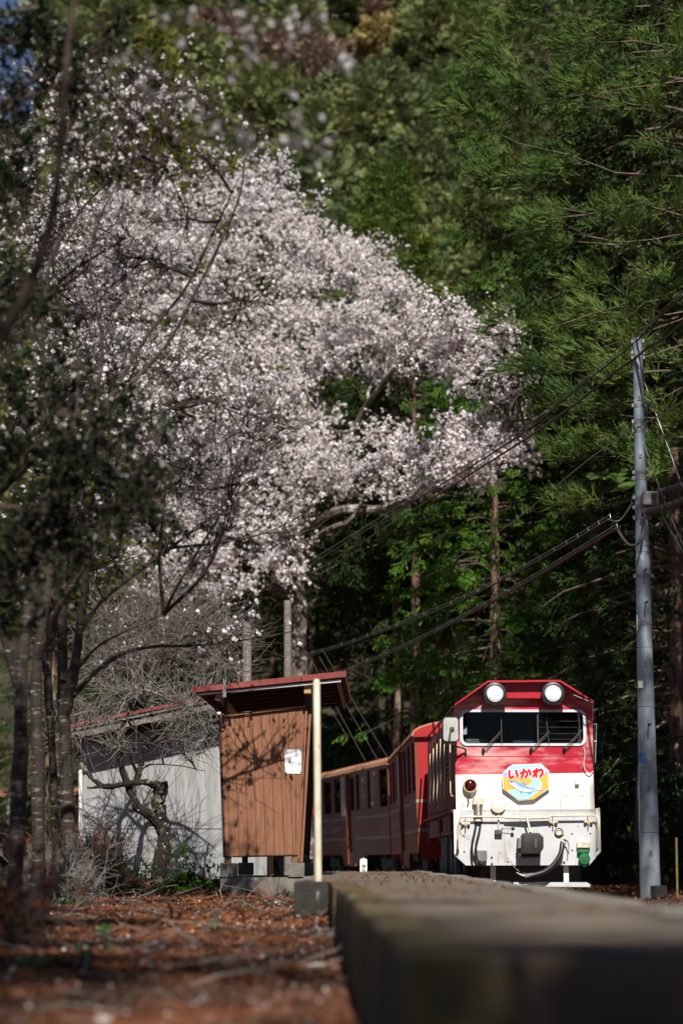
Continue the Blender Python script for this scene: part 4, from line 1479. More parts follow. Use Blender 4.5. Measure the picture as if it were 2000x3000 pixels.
# corrugated deck
a0, a1 = fr(70, 300) + Vector((0, .035, 0)), fr(1424, 156) + Vector((0, .035, 0))
n = 96
V, Fq = [], []
for k in range(n + 1):
    t = k / n
    y = t * RL
    for s_ in (0, 1):
        b = a0.lerp(a1, s_)
        V.append((b.x + y * SH, b.y + y, b.z + .008 * math.sin(k * math.pi / 1.5)))
Fq = np.array([(2 * k, 2 * k + 1, 2 * k + 3, 2 * k + 2) for k in range(n)])
mesh_np('roof_deck', np.array(V), [Fq], M['wood_dark'], roof_)
V2 = np.array(V) + np.array([0, 0, .012])
mesh_np('roof_skin', V2, [Fq], M['roof_red'], roof_)
e0, e1 = fr(1426, 190), fr(1426, 138)
MB().pushed([e0 + Vector((-.02, .03, 0)), back(e0, RL) + Vector((-.02, 0, 0)), back(e1, RL) + Vector((-.02, 0, 0)), e1 + Vector((-.02, .03, 0))], (.02, 0, 0)).build('bargeboard', M['wood_brown'], roof_)
e0, e1 = fr(1372, 262), fr(1372, 206)
MB().pushed([e0 + Vector((-.03, .08, 0)), back(e0, RL - .2) + Vector((-.03, 0, 0)), back(e1, RL - .2) + Vector((-.03, 0, 0)), e1 + Vector((-.03, .08, 0))], (.03, 0, 0)).build('rafter', M['roof_red'], roof_)
e0, e1 = fr(132, 352), fr(285, 440)
for d in np.linspace(.3, RL - .3, 7):
    p0, p1 = fr(150, 346), fr(1370, 226)
    MB().pushed([back(p0, d), back(p1, d), back(p1, d) + Vector((0, 0, .035)), back(p0, d) + Vector((0, 0, .035))], (0, .045, 0)).build('batten', M['wood_dark'], roof_)
# strap, cable and insulators at the left of the roof
pts = [fr(338, 372), fr(370, 372), fr(366, 205), fr(342, 205)]
MB().pushed([p + Vector((0, -.02, 0)) for p in pts], (0, .012, 0)).build('strap', M['galv'], roof_)
pts = smooth_path([H2(372, 560) + Vector((0, -.06, 0)), H2(350, 620) + Vector((0, -.06, 0)), H2(325, 610) + Vector((0, -.06, 0)), H2(318, 560) + Vector((0, -.06, 0)), H2(300, 470) + Vector((0, -.05, 0))], 4)
MB().tube(pts, .007, 6).build('cable_loop', M['cable'], hut)
MB().tube([H2(293, 520) + Vector((0, -.08, 0)), H2(325, 520) + Vector((0, -.08, 0))], .018, 8).build('insulator', M['white_paint'], hut)
MB().tube([H2(275, 385) + Vector((0, -.1, 0)), H2(290, 402) + Vector((0, -.1, 0)), H2(318, 398) + Vector((0, -.1, 0))], .012, 8).build('insulator', M['white_paint'], hut)
# notice sheet
pts = [H2(889, 1048), H2(1034, 1048), H2(1034, 833), H2(884, 834)]
ns = MB().pushed([p + Vector((0, -.006, 0)) for p in pts], (0, .005, 0)).build('notice_plate', M['sheet_white'], hut)
ns['label'] = 'blank weathered white metal plate'
for cx, cy in ((892, 842), (1026, 841), (896, 1040), (1028, 1034)):
    c = H2(cx, cy)
    MB().lathe([(.008, 0), (.006, -.005)], (c.x, c.y - .007, c.z), 'y', 8).build('screw', M['black'], ns)
c = H2(930, 945)
MB().add([H2(x, y) + Vector((0, -.0075, 0)) for x, y in ((918, 945), (928, 960), (940, 950), (936, 928))], [(0, 1, 2, 3)]).build('scratch', M['stone_dark'], ns)
MB().add([H2(x, y) + Vector((0, -.0075, 0)) for x, y in ((944, 960), (950, 975), (956, 980), (950, 966))], [(0, 1, 2, 3)]).build('scratch', M['black'], ns)
# feet, piers and footing
for cx0, cx1 in ((352, 410), (958, 1000)):
    for d in (.02, HL - .2):
        pts = [back(H2(cx0, 1842), d), back(H2(cx1, 1842), d), back(H2(cx1, 1768), d), back(H2(cx0, 1776), d)]
        MB().pushed(pts, (0, .1, 0)).build('foot', M['wood_brown'], hut)
for cx0, cx1, ct in ((318, 465, 1838), (917, 1062, 1836)):
    for d in (-.06, HL - .3):
        pts = [back(H2(cx0, 1962), d), back(H2(cx1, 1962), d), back(H2(cx1, ct), d), back(H2(cx0, ct), d)]
        MB().pushed(pts, (0, .3, 0)).build('pier', M['concrete'], hut, bevel=.012, smooth=True)
pts = [H2(318, 2300), H2(1085, 2300), H2(1085, 1962), H2(318, 1962)]
MB().pushed([p + Vector((0, -.04, -.003)) for p in pts], (.05, HL + .1, 0)).build('footing', M['concrete'], hut, bevel=.012, smooth=True)

# timber trestle standing behind the shelter
q = P(905, 2555, 31.5)
ts = thing('sawhorse', 'weathered timber trestle leaning behind the shelter', 'trestle', (q.x, q.y, -.02))
for (a, b) in (((893, 2480), (911, 2553)), ((888, 2480), (880, 2553))):
    MB().tube([P(*a, 31.5), P(*b, 31.5)], .026, 4).build('leg', M['wood_grey'], ts)
for yy_ in (2516, 2530):
    pts = [P(885, yy_ + 8, 31.4), P(917, yy_ + 10, 31.4), P(917, yy_ + 2, 31.4), P(885, yy_, 31.4)]
    MB().pushed(pts, (0, .12, 0)).build('rung', M['wood_grey'], ts)

# pale post on the step block
p0, p1 = P(932, 2588, 19.62), P(927, 1990, 19.62)
p0.z = .0
po = MB().tube([p0, p0.lerp(p1, .5), p1 - Vector((0, 0, .02)), p1], [.0285, .0285, .028, .018], 16).build('post', M['cream_pipe'], None, smooth=True)
tag(po, 'slim cream steel post with rust spots on the platform step', 'post')

# curve marker
q = P(1064, 2556, 35.2)
cm = thing('curve_marker', 'white pointed marker post with black lettering at platform end', 'marker post', (q.x, 35.2, -.12))
x0, x1 = P(1054, 2540, 35.2).x, P(1075, 2540, 35.2).x
zt, zm = P(1064, 2514, 35.2).z, P(1064, 2519, 35.2).z
MB().prism([(x0, -.12), (x1, -.12), (x1, zm), ((x0 + x1) / 2, zt), (x0, zm)], 35.2, 35.27).build('board', M['white_paint'], cm)
Mt = Matrix(((0, 1, 0, 0), (0, 0, 1, 0), (-1, 0, 0, 0), (0, 0, 0, 1)))
zc = P(1064, 2548, 35.2).z
txm = text_mesh('R=100', .085, 'lettering', M['black'], cm, Matrix.Translation(((x0 + x1) / 2 - q.x, -.004, zc + .12 - .045)) @ Matrix(((0, 1, 0, 0), (0, 0, -1, 0), (-1, 0, 0, 0), (0, 0, 0, 1))), .001)

# ------------------------------------------------------------------ tin shed
SY = 33.0
sb = P(240, 2585, SY)
shed = thing('tin_shed', 'grey corrugated metal shed with shallow red-edged roof behind the gnarled tree', 'shed', (sb.x, SY, gz(sb.x, SY)))
xa, xb = P(242, 2400, SY).x, P(786, 2400, SY).x
rot = R(0)
ztop = lambda x: P(242, 2175, SY).z + (x - xa) * .15
zmid = P(400, 2428, SY).z
zbot = gz(xa, SY) - .15


def corr(x0, x1, zb, zt, y, pitch=.032, amp=.0055):
    n = int((x1 - x0) / pitch * 6)
    V = []
    for k in range(n + 1):
        x = x0 + (x1 - x0) * k / n
        yy_ = y + amp * math.sin((x - x0) / pitch * 2 * math.pi)
        V += [(x, yy_, zb), (x, yy_, zt(x))]
    F = np.array([(2 * k, 2 * k + 2, 2 * k + 3, 2 * k + 1) for k in range(n)])
    return np.array(V), F


w_ = .62
k = 0
x = xa
while x < xb - .05:
    x1 = min(x + w_, xb)
    V, F = corr(x, x1 + .015, zbot, lambda q: zmid + .03, SY + .003 * (k % 2))
    mesh_np('tin_panel', V, [F], M['tin'], shed, smooth=True)
    V, F = corr(x, x1 + .015, zmid, ztop, SY - .012 + .003 * (k % 2))
    mesh_np('tin_panel', V, [F], M['tin'], shed, smooth=True)
    x = x1
    k += 1
MB().box(xa + .02, xb - .02, SY + .03, SY + 3.2, zbot, ztop(xa) - .02).build('shed_body', M['wood_dark'], shed)
so_ = .48
pf = lambda px, py: P(px, py, SY - so_)
roof_s = MB().pushed([pf(196, 2134), pf(800, 2008), pf(800, 1999), pf(196, 2124)], (0, 4.0, .1)).build('roof', M['roof_red'], shed)
MB().pushed([pf(205, 2166), pf(800, 2040), pf(800, 2012), pf(205, 2137)], (0, .03, 0)).build('fascia', M['wood_grey'], shed)
MB().pushed([pf(205, 2150), pf(800, 2026), pf(800, 2018), pf(205, 2142)], (0, 3.9, .1)).build('soffit', M['wood_dark'], shed)
MB().tube([P(236, 2212, SY - .06), P(236, 2470, SY - .06), P(240, 2585, SY - .06)], .028, 10).build('downpipe', M['white_paint'], shed, smooth=True)
MB().box(xa - .03, xa + .0, SY - .02, SY + .03, zbot, ztop(xa)).build('corner_trim', M['wood_grey'], shed)

# ------------------------------------------------------------------ utility pole and cables
PY = 28.0
pb = P(1905, 2634, PY)
pole = thing('utility_pole', 'tall tapering grey steel utility pole right of the locomotive', 'utility pole', (pb.x, PY, pb.z))
pt = P(1866, 990, PY)
cuts = [0, .115, .335, .44, .61, .85, 1.0]
wb, wt = 61.5 / 2 * PY / FP, 27.0 / 2 * PY / FP
pax = lambda t: pb.lerp(pt, t)
prd = lambda t: wb + (wt - wb) * t
pb_low = pb - Vector((0, 0, .25))
for i in range(6):
    a, b = cuts[i], cuts[i + 1]
    A = pax(a) if i else pb_low
    MB().tube([A, pax(b - .0008)], [prd(a), prd(b - .0008) * .99], 28).build('pole_section', M['steel'], pole, smooth=True)
MB().tube([pax(.999), pax(1.0)], [prd(1) * 1.04, prd(1) * .9], 20).build('pole_cap', M['galv'], pole)


def at_y(y):
    return (2634 - y) / (2634 - 990)


for y, wd in ((1000, 1.25), (1035, 1.3), (1050, 1.3), (1195, 1.2), (1243, 1.25), (1270, 1.15), (1395, 1.15), (1412, 1.3), (1470, 1.2), (1500, 1.25), (1530, 1.2), (1702, 1.15), (1840, 1.02)):
    t = at_y(y)
    c = pax(t)
    bd = MB().tube([c - Vector((0, 0, .022)), c + Vector((0, 0, .022))], prd(t) * 1.06, 24).build('band', M['galv'], pole)
    if wd > 1.1:
        for s_ in (-1, 1):
            MB().box(c.x + s_ * prd(t) * 1.02, c.x + s_ * prd(t) * (1 + wd * .35), PY - prd(t) * .7, PY - prd(t) * .4, c.z - .02, c.z + .02).build('band_lug', M['galv'], bd)
for y in (1075, 1172, 1345, 1585, 1960, 2318, 2503):
    t = at_y(y)
    c = pax(t)
    q = MB().box(c.x - .018, c.x + .018, PY - prd(t) - .012, PY - prd(t) + .01, c.z - .03, c.z + .03).build('step_socket', M['galv'], pole)
    MB().box(c.x - .008, c.x + .008, PY - prd(t) - .014, PY - prd(t) - .012, c.z - .012, c.z + .008).build('socket_hole', M['black'], q)
for y in (1690, 1785, 2140):
    t = at_y(y)
    c = pax(t)
    MB().tube([(c.x + .01, PY - prd(t), c.z + .02), (c.x + .012, PY - prd(t) - .14, c.z), (c.x + .015, PY - prd(t) - .145, c.z + .02)], .010, 8).build('step_bolt', M['black'], pole)
c = pax(at_y(2020))
MB().box(c.x - prd(.37) * .99, c.x - prd(.37) * .42, PY - prd(.37) * 1.03, PY - prd(.37) * .6, c.z - .04, c.z + .04).build('number_plate', M['white_paint'], pole)
c = pax(at_y(1840))
MB().box(c.x - prd(.48) * 1.06, c.x - prd(.48) * .94, PY - .1, PY - .03, c.z - .09, c.z + .09).build('tag_plate', M['sheet_white'], pole)
M['blue'] = mat('blue', (.03, .12, .32), (.06, .16, .34), rough=.6, scale=20)
c = pax(at_y(2232))
vs = []
for k in range(5):
    a = R(180 + 12 + k * 15)
    for dz in (-.055, .055):
        rr = prd(at_y(2232)) * 1.012
        vs.append((c.x + rr * math.cos(a), PY + rr * math.sin(a), c.z + dz))
MB().add(vs, [(2 * k, 2 * k + 2, 2 * k + 3, 2 * k + 1) for k in range(4)]).build('blue_mark', M['blue'], pole)
# closure box on the pole
t = at_y(1460)
c = P(1905, 1462, PY - .14)
bx = MB().box(c.x - .10, c.x + .09, c.y - .07, c.y + .07, c.z - .075, c.z + .085).build('closure_box', mat('closure', (.30, .29, .27), (.22, .21, .19), rough=.6, scale=8), pole, bevel=.02)
MB().box(c.x + .0, c.x + .06, c.y - .076, c.y - .069, c.z - .07, c.z + .06).build('box_slot', M['black'], bx)


def cable(name, label, pts, rad, m, n=6, kk=10, group=None):
    S = smooth_path([P(*p) for p in pts], kk)
    o = MB().tube([Vector(s_) for s_ in S], rad, n).build(name, m, None, smooth=True)
    tag(o, label, 'cable', group)
    return S


def hangers(S, S2, parent_name, m, step=5):
    pass


# lower pair: thick cable hung from a messenger wire, both ways from the pole
def hung(label, pts, gap, rad, cat_n):
    S = smooth_path([P(*p) for p in pts], 14)
    t = thing('hung_cable', label, 'cable', S[0])
    MB().tube([Vector(s_) for s_ in S], rad, 8).build('sheath', M['cable'], t, smooth=True)
    S2 = S + np.array([0, 0, gap])
    MB().tube([Vector(s_) for s_ in S2], .006, 5).build('messenger', M['wire'], t)
    n_ = 26
    L_ = np.linspace(0, len(S) - 1, n_)
    for q in L_:
        i = min(int(q), len(S) - 2)
        f = q - i
        a = Vector(S[i] * (1 - f) + S[i + 1] * f)
        MB().tube([a + Vector((0, -.002, -rad * 1.3)), a + Vector((.012, -rad * 1.4, .01)), a + Vector((.004, -.004, gap + .012))], .004, 4).build('hanger', M['wire'], t)
    return t


hung('thick lower cable sagging left from the utility pole', [(1805, 1548, 28), (1600, 1672, 31), (1400, 1785, 35), (1200, 1888, 40), (1000, 1972, 47), (880, 2010, 53)], .045, .016, 0)
hung('upper of the two thick cables sagging left from the pole', [(1785, 1520, 28), (1620, 1618, 31), (1400, 1735, 35), (1200, 1820, 41), (1000, 1893, 48), (860, 1930, 54)], .045, .013, 0)
hung('thick upper cable leaving the pole towards the right edge', [(1920, 1450, 27.9), (1960, 1438, 27.6), (2010, 1422, 27.2), (2100, 1385, 26.5)], .045, .022, 0)
hung('thick lower cable leaving the pole towards the right edge', [(1880, 1506, 27.85), (1940, 1492, 27.6), (2010, 1465, 27.2), (2100, 1428, 26.5)], .045, .022, 0)
cable('cable_loop', 'slack black cable loop hanging in front of the pole', [(1806, 1548, 28), (1830, 1585, 27.8), (1850, 1598, 27.7), (1872, 1588, 27.7), (1886, 1550, 27.75), (1887, 1506, 27.8)], .015, M['cable'])
cable('cable_tail', 'short grey cable tail rising to the pole clamp', [(1780, 1522, 28), (1800, 1527, 27.9), (1815, 1524, 27.9), (1835, 1500, 27.9), (1852, 1472, 27.9)], .012, M['cable'])
cable('service_cable', 'bundled cable crossing the pole top', [(2060, 820, 25.5), (1950, 910, 27), (1868, 995, 27.9), (1700, 1130, 30), (1500, 1290, 34), (1200, 1475, 42), (900, 1660, 52)], .012, M['cable'])
cable('service_cable', 'thin wire just above the bundled cable at the pole top', [(2060, 806, 25.5), (1950, 900, 27), (1866, 986, 27.9), (1700, 1120, 30), (1500, 1278, 34), (1200, 1462, 42), (900, 1648, 52)], .006, M['wire'])
tw = [(2060, 915, 25.5), (2000, 945, 26.4), (1955, 985, 27), (1930, 1000, 27.2), (1900, 1015, 27.5), (1868, 1042, 27.85), (1800, 1090, 28.6), (1740, 1140, 29.5), (1600, 1245, 31.5), (1400, 1375, 36), (1200, 1500, 41), (980, 1640, 50)]
cable('twisted_cable', 'thick twisted cable below the pole top', tw, .015, M['cable'])
cable('span_wire', 'single thin wire clamped mid way up the pole', [(2060, 1140, 26.5), (1960, 1200, 27.4), (1880, 1245, 27.9), (1840, 1262, 28.1), (1700, 1365, 30), (1500, 1530, 34), (1330, 1640, 38)], .0065, M['wire'])
cable('guy_wire', 'upper guy wire running down right from the pole top', [(1882, 1080, 27.95), (1895, 1140, 27.9), (1960, 1320, 27.6), (2010, 1460, 27.3), (2120, 1760, 26.6)], .0075, M['wire'], group='guy wires of the pole')
cable('guy_wire', 'middle guy wire running down right from the pole clamp', [(1886, 1300, 27.95), (1905, 1355, 27.8), (1950, 1480, 27.6), (2010, 1620, 27.3), (2120, 1880, 26.6)], .0075, M['wire'], group='guy wires of the pole')
cable('guy_wire', 'lower guy wire running down right from the pole bracket', [(1908, 1425, 27.9), (1945, 1520, 27.7), (2010, 1640, 27.3), (2120, 1900, 26.6)], .0075, M['wire'], group='guy wires of the pole')
for lab, a, b in (('rightmost steep stay wire behind the shelter roof', (945, 1905, 44), (1135, 2220, 41)), ('second steep stay wire from the right behind the shelter', (935, 1925, 44), (1105, 2225, 41)),
                  ('third steep stay wire from the right behind the shelter', (905, 1920, 44), (1070, 2230, 41)), ('leftmost steep stay wire with a pale joint behind the shelter', (855, 1880, 44), (1020, 2165, 41))):
    cable('stay_wire', lab, [a, ((a[0] + b[0]) / 2, (a[1] + b[1]) / 2 + 2, 42.5), b], .0065, M['cable'], kk=4, group='stay wires behind the shelter')

# stump guard, stake, board by the pole
q = P(1930, 2640, 27.6)
ob = MB().lathe([(.10, -.2), (.095, .16), (.08, .17)], (q.x, q.y, q.z), 'z', 18).build('stump', M['black'], None)
tag(ob, 'low black charred stump against the pole foot', 'stump')
q = P(1984, 2650, 26.5)
ob = MB().box(q.x - .011, q.x + .011, 26.49, 26.51, q.z - .1, P(1988, 2455, 26.5).z).build('stake', mat('stake', (.15, .11, .035), (.10, .075, .03), rough=.7, scale=9), None)
tag(ob, 'thin yellow stake in the bank right of the pole', 'stake')
q0, q1 = P(1861, 2464, 29), P(1881, 2243, 29)
bs = thing('notice_board', 'narrow dark grey board standing behind the pole', 'board', (q0.x, 29, P(1870, 2640, 29).z))
MB().pushed([P(1858, 2464, 29), P(1880, 2464, 29), P(1880, 2243, 29), P(1863, 2245, 29)], (.03, .06, 0)).build('panel', mat('panel_grey', (.06, .055, .058), (.045, .04, .04), rough=.7, scale=6), bs)
MB().tube([P(1876, 2660, 29.1), P(1876, 2300, 29.1)], .02, 8).build('post', M['wood_dark'], bs)

# old timber post and grey pole behind the shelter
a, b = P(722, 2100, 40), P(724, 1822, 40)
a.z = gz(a.x, 40) - .1
ob = MB().tube([a, b - Vector((0, 0, .03)), b], [.075, .072, .06], 14).build('timber_post', M['wood_grey'], None, smooth=True)
tag(ob, 'weathered round timber post above the shelter roof', 'post')
a, b = P(846, 2100, 46), P(842, 1760, 46)
a.z = -.5
ob = MB().tube([a, b], [.085, .07], 14).build('concrete_pole', M['wood_grey'], None, smooth=True)
tag(ob, 'slim pale grey pole among the blossoms behind the shelter', 'pole')

# stones
def stone(px, py, d, wpx, m, label, sx=1.0, sz=.7):
    q = P(px, py, d)
    r = np.random.default_rng(int(px * 7 + py))
    s_ = wpx * d / FP / 2
    z0 = gz(q.x, d) + .015
    V, F = [], []
    n, k = 9, 6
    for i in range(k + 1):
        ph = math.pi * i / k
        for j in range(n):
            th = 2 * math.pi * j / n
            f = 1 + .16 * mnoise.noise(Vector((math.cos(th) * 2 + px, math.sin(th) * 2, ph * 2)))
            V.append((q.x + s_ * sx * f * math.sin(ph) * math.cos(th), d + s_ * f * math.sin(ph) * math.sin(th), z0 + s_ * sz * .35 + s_ * sz * f * math.cos(ph)))
    for i in range(k):
        for j in range(n):
            F.append((i * n + j, (i + 1) * n + j, (i + 1) * n + (j + 1) % n, i * n + (j + 1) % n))
    o = mesh_np('stone', np.array(V), [np.array(F)], m, smooth=True)
    return tag(o, label, 'stone', 'stones on the needle litter')


stone(812, 2652, 22.5, 30, M['stone'], 'pale rounded stone on the litter in front of the shelter')
stone(760, 2668, 21.5, 22, M['stone_dark'], 'dull flat stone left of the pale rounded one', 1.3, .4)
stone(925, 2742, 12.5, 46, M['stone'], 'light flat stone on the litter beside the mossy kerb', 1.4, .4)
stone(995, 2875, 7.4, 60, M['stone'], 'blurred pale stone nearest the camera by the kerb', 1.0, .8)
stone(305, 2850, 8.6, 48, M['stone'], 'blurred whitish stone in the left foreground litter', 1.2, .5)
stone(700, 2690, 18, 24, M['stone'], 'small pale stone in the middle of the litter', 1.1, .5)
q = P(987, 2570, 27)

# ------------------------------------------------------------------ trees
tr_ = np.random.default_rng(21)
T_CYP = [t_cypress(tr_, 5, 2, .043) for _ in range(4)]
T_CYP_S = [t_cypress(tr_, 4, 1, .085) for _ in range(4)]
T_CED = [t_cedar(tr_, 19, .0145) for _ in range(5)]
T_CED_S = [t_cedar(tr_, 8, .05) for _ in range(4)]
T_FLO = [t_flower(tr_, 5, .6, .46) for _ in range(5)]
T_FLO4 = [t_flower(tr_, 4, .6, .50) for _ in range(6)]
T_LEAF = [t_leaves(tr_, 7) for _ in range(4)]


def conifer_arrays(H, cb, rad, nb, tmpl, size, seed, per, shape=.75, droop=.25, tip=.0, inner=.3, spread=.5, clump=2.2, crad=.16, wood=1.0, az=None, belly=1.0, zthin=99.0):
    r = np.random.default_rng(seed)
    pos, dr, sz = [], [], []
    mb = MB()
    for i in range(nb):
        t = ((i + r.uniform(0, 1)) / nb) ** 1.0
        z = cb + (H - cb) * t * .98
        L = (rad * (1 - t) ** shape * r.uniform(.6, 1.12) * min(1.0, belly + 2.2 * t) + .25)
        a = i * 2.39996 + r.normal(0, .3) if az is None else r.uniform(*az)
        el = R(-8) + R(34) * t + r.normal(0, .1)
        d = np.array([math.cos(a) * math.cos(el), math.sin(a) * math.cos(el), math.sin(el)])
        k = 6
        s_ = np.linspace(0, 1, k)
        pts = np.outer(s_ * L, d) + np.array([0, 0, z])
        pts[:, 2] += -droop * L * s_ ** 2 + tip * L * s_ ** 4
        pts[1:] += r.normal(0, .03 * L, (k - 1, 3)) * .6
        mb.tube([Vector(p) for p in pts], [max(.006, (.012 + .011 * L) * (1 - .85 * q)) * wood for q in s_], 4, caps=False)
        nc = max(2, int(clump * L))
        sc_ = inner + (1 - inner) * np.sort(r.uniform(0, 1, nc)) ** .75
        sc_[-1] = 1.0
        cc = np.stack([np.interp(sc_, s_, pts[:, q]) for q in range(3)], 1)
        sd = np.array([-d[1], d[0], 0])
        lat = r.uniform(-1, 1, nc) * spread * .5 * L * (1.08 - sc_)
        cc += sd * lat[:, None] + np.stack([np.zeros(nc), np.zeros(nc), r.normal(-.02, .05, nc) * L ** .5], 1)
        for q in range(nc):
            if abs(lat[q]) > .25:
                mb.tube([Vector(cc[q] - sd * lat[q] * .9 - d * abs(lat[q]) * .6), Vector(cc[q])], [.012, .005], 3, caps=False)
        n_ = max(2, int(per / clump * (1.0 if z < zthin else .4)))
        ix = np.repeat(np.arange(nc), n_)
        N_ = len(ix)
        c = cc[ix] + r.normal(0, 1, (N_, 3)) * np.array([1, 1, .55]) * crad
        yaw = np.clip(lat[ix] / (.3 * L + .1), -.9, .9) + r.normal(0, .55, N_)
        dv = np.stack([math.cos(a) * np.cos(yaw) - math.sin(a) * np.sin(yaw), math.sin(a) * np.cos(yaw) + math.cos(a) * np.sin(yaw), r.normal(-.5 * droop + tip * 1.5, .35, N_)], 1)
        pos.append(c)
        dr.append(dv)
        sz.append(size * r.uniform(.65, 1.25, N_) * (.8 + .3 * (1 - t)))
    V, F = sprays(tmpl, np.concatenate(pos), np.concatenate(dr), np.concatenate(sz), r)
    return V, F, mb


def trunk_mb(H, r0, seed, lean=(0, 0), n=10):
    r = np.random.default_rng(seed)
    k = 9
    mb = MB()
    pts = [Vector((lean[0] * q + r.normal(0, .02), lean[1] * q + r.normal(0, .02), -.6 + (H + .4) * q)) for q in np.linspace(0, 1, k)]
    mb.tube(pts, [r0 * (1.15 if q == 0 else 1) * (1 - .9 * q) + .01 for q in np.linspace(0, 1, k)], n)
    return mb


def conifer(name, label, base, H, cb, rad, nb, tmpl, size, lm, seed, per, trunk_r=.2, group=None, bark='bark_conifer', **kw):
    z = gz(base[0], base[1])
    t = thing(name, label, 'tree', (base[0], base[1], z), 0, group)
    V, F, mb = conifer_arrays(H, cb, rad, nb, tmpl, size, seed, per, **kw)
    trunk_mb(H, trunk_r, seed).build('trunk', M[bark], t, local=True, smooth=True)
    mb.build('branches', M['branch_conifer'], t, local=True)['kind'] = 'stuff'
    mesh_np('crown', V, [F], lm, t, local=True)['kind'] = 'stuff'
    return t


def place_copy(src, label, base, scale=1.0, rot=0.0, group=None):
    c = copy_tree(src)
    c.location = (base[0], base[1], gz(base[0], base[1]))
    c.rotation_euler = (0, 0, rot)
    c.scale = (scale, scale, scale * random.uniform(.93, 1.08))
    c['label'] = label
    if group:
        c['group'] = group
    return c


# the big cedar and cypress on the right
conifer('cedar_tree', 'large dark green cedar with feathery tufts filling the upper right', (5.6, 35.2), 24, 6.0, 4.9, 150, T_CED, .36, M['cedar'], 5, 27, trunk_r=.30, shape=.95, droop=.22, tip=.26, inner=.42, spread=1.25, clump=1.0, crad=.17, wood=.4, belly=.42, zthin=14.0)
conifer('cypress_tree', 'tall bright-edged cypress left of the big cedar', (5.0, 56.5), 29.5, 10.6, 2.9, 190, T_CYP, .41, M['cypress'], 6, 22, bark='bark_shaded', trunk_r=.20, shape=.45, droop=.30, inner=.3, spread=1.0, clump=1.7, crad=.17, wood=.6, zthin=21.0)
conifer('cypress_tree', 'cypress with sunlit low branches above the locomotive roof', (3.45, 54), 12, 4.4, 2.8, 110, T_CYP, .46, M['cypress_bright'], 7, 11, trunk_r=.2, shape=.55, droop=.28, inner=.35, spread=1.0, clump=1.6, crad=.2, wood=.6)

# forest behind the train: a prototype of each kind, then copies
FG = 'conifers of the dark wood behind the train'
fa = conifer('forest_conifer', 'tall conifer with pale lit trunk in the dark wood left of the locomotive', (1.84, 60.5), 14, 8.2, 2.7, 90, T_CYP, .5, M['forest_leaf_shaded'], 31, 9, trunk_r=.19, group=FG, shape=.5, droop=.3)
fb = conifer('forest_conifer', 'slim conifer with reddish trunk beside the pale one', (1.47, 63.2), 14.5, 8.0, 2.6, 95, T_CYP, .5, M['forest_leaf_shaded'], 32, 9, trunk_r=.16, group=FG, shape=.5, droop=.3)
fc = conifer('forest_conifer', 'conifer with low shaded boughs behind the utility pole', (6.4, 46), 13, 1.8, 3.0, 120, T_CYP, .5, M['forest_leaf_shaded'], 33, 8, trunk_r=.2, group=FG, shape=.45, droop=.3)
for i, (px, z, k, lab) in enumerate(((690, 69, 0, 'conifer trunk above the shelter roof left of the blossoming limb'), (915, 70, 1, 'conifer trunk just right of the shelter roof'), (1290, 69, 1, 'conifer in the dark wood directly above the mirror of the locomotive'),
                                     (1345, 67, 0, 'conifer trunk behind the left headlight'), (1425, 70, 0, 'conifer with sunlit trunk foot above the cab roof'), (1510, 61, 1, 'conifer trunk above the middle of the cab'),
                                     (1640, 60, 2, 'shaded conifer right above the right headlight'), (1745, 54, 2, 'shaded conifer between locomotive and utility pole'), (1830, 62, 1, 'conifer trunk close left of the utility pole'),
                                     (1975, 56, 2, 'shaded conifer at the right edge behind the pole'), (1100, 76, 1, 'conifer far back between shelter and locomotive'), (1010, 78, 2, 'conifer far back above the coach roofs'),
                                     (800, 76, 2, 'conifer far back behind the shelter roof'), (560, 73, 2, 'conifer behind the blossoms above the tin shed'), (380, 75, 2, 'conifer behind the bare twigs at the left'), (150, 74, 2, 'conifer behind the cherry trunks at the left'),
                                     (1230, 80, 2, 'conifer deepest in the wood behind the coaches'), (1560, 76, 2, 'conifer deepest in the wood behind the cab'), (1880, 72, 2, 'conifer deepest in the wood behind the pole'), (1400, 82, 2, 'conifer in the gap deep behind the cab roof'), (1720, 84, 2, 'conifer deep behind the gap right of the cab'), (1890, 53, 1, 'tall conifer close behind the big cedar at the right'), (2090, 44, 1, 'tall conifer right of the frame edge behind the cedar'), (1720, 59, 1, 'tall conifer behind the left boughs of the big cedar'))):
    place_copy((fa, fb, fc)[k], lab, ((px - 1000) / FP * z, z), 1.3 if lab.startswith('tall') else random.uniform(.92, 1.1), random.uniform(0, 6.28), FG)

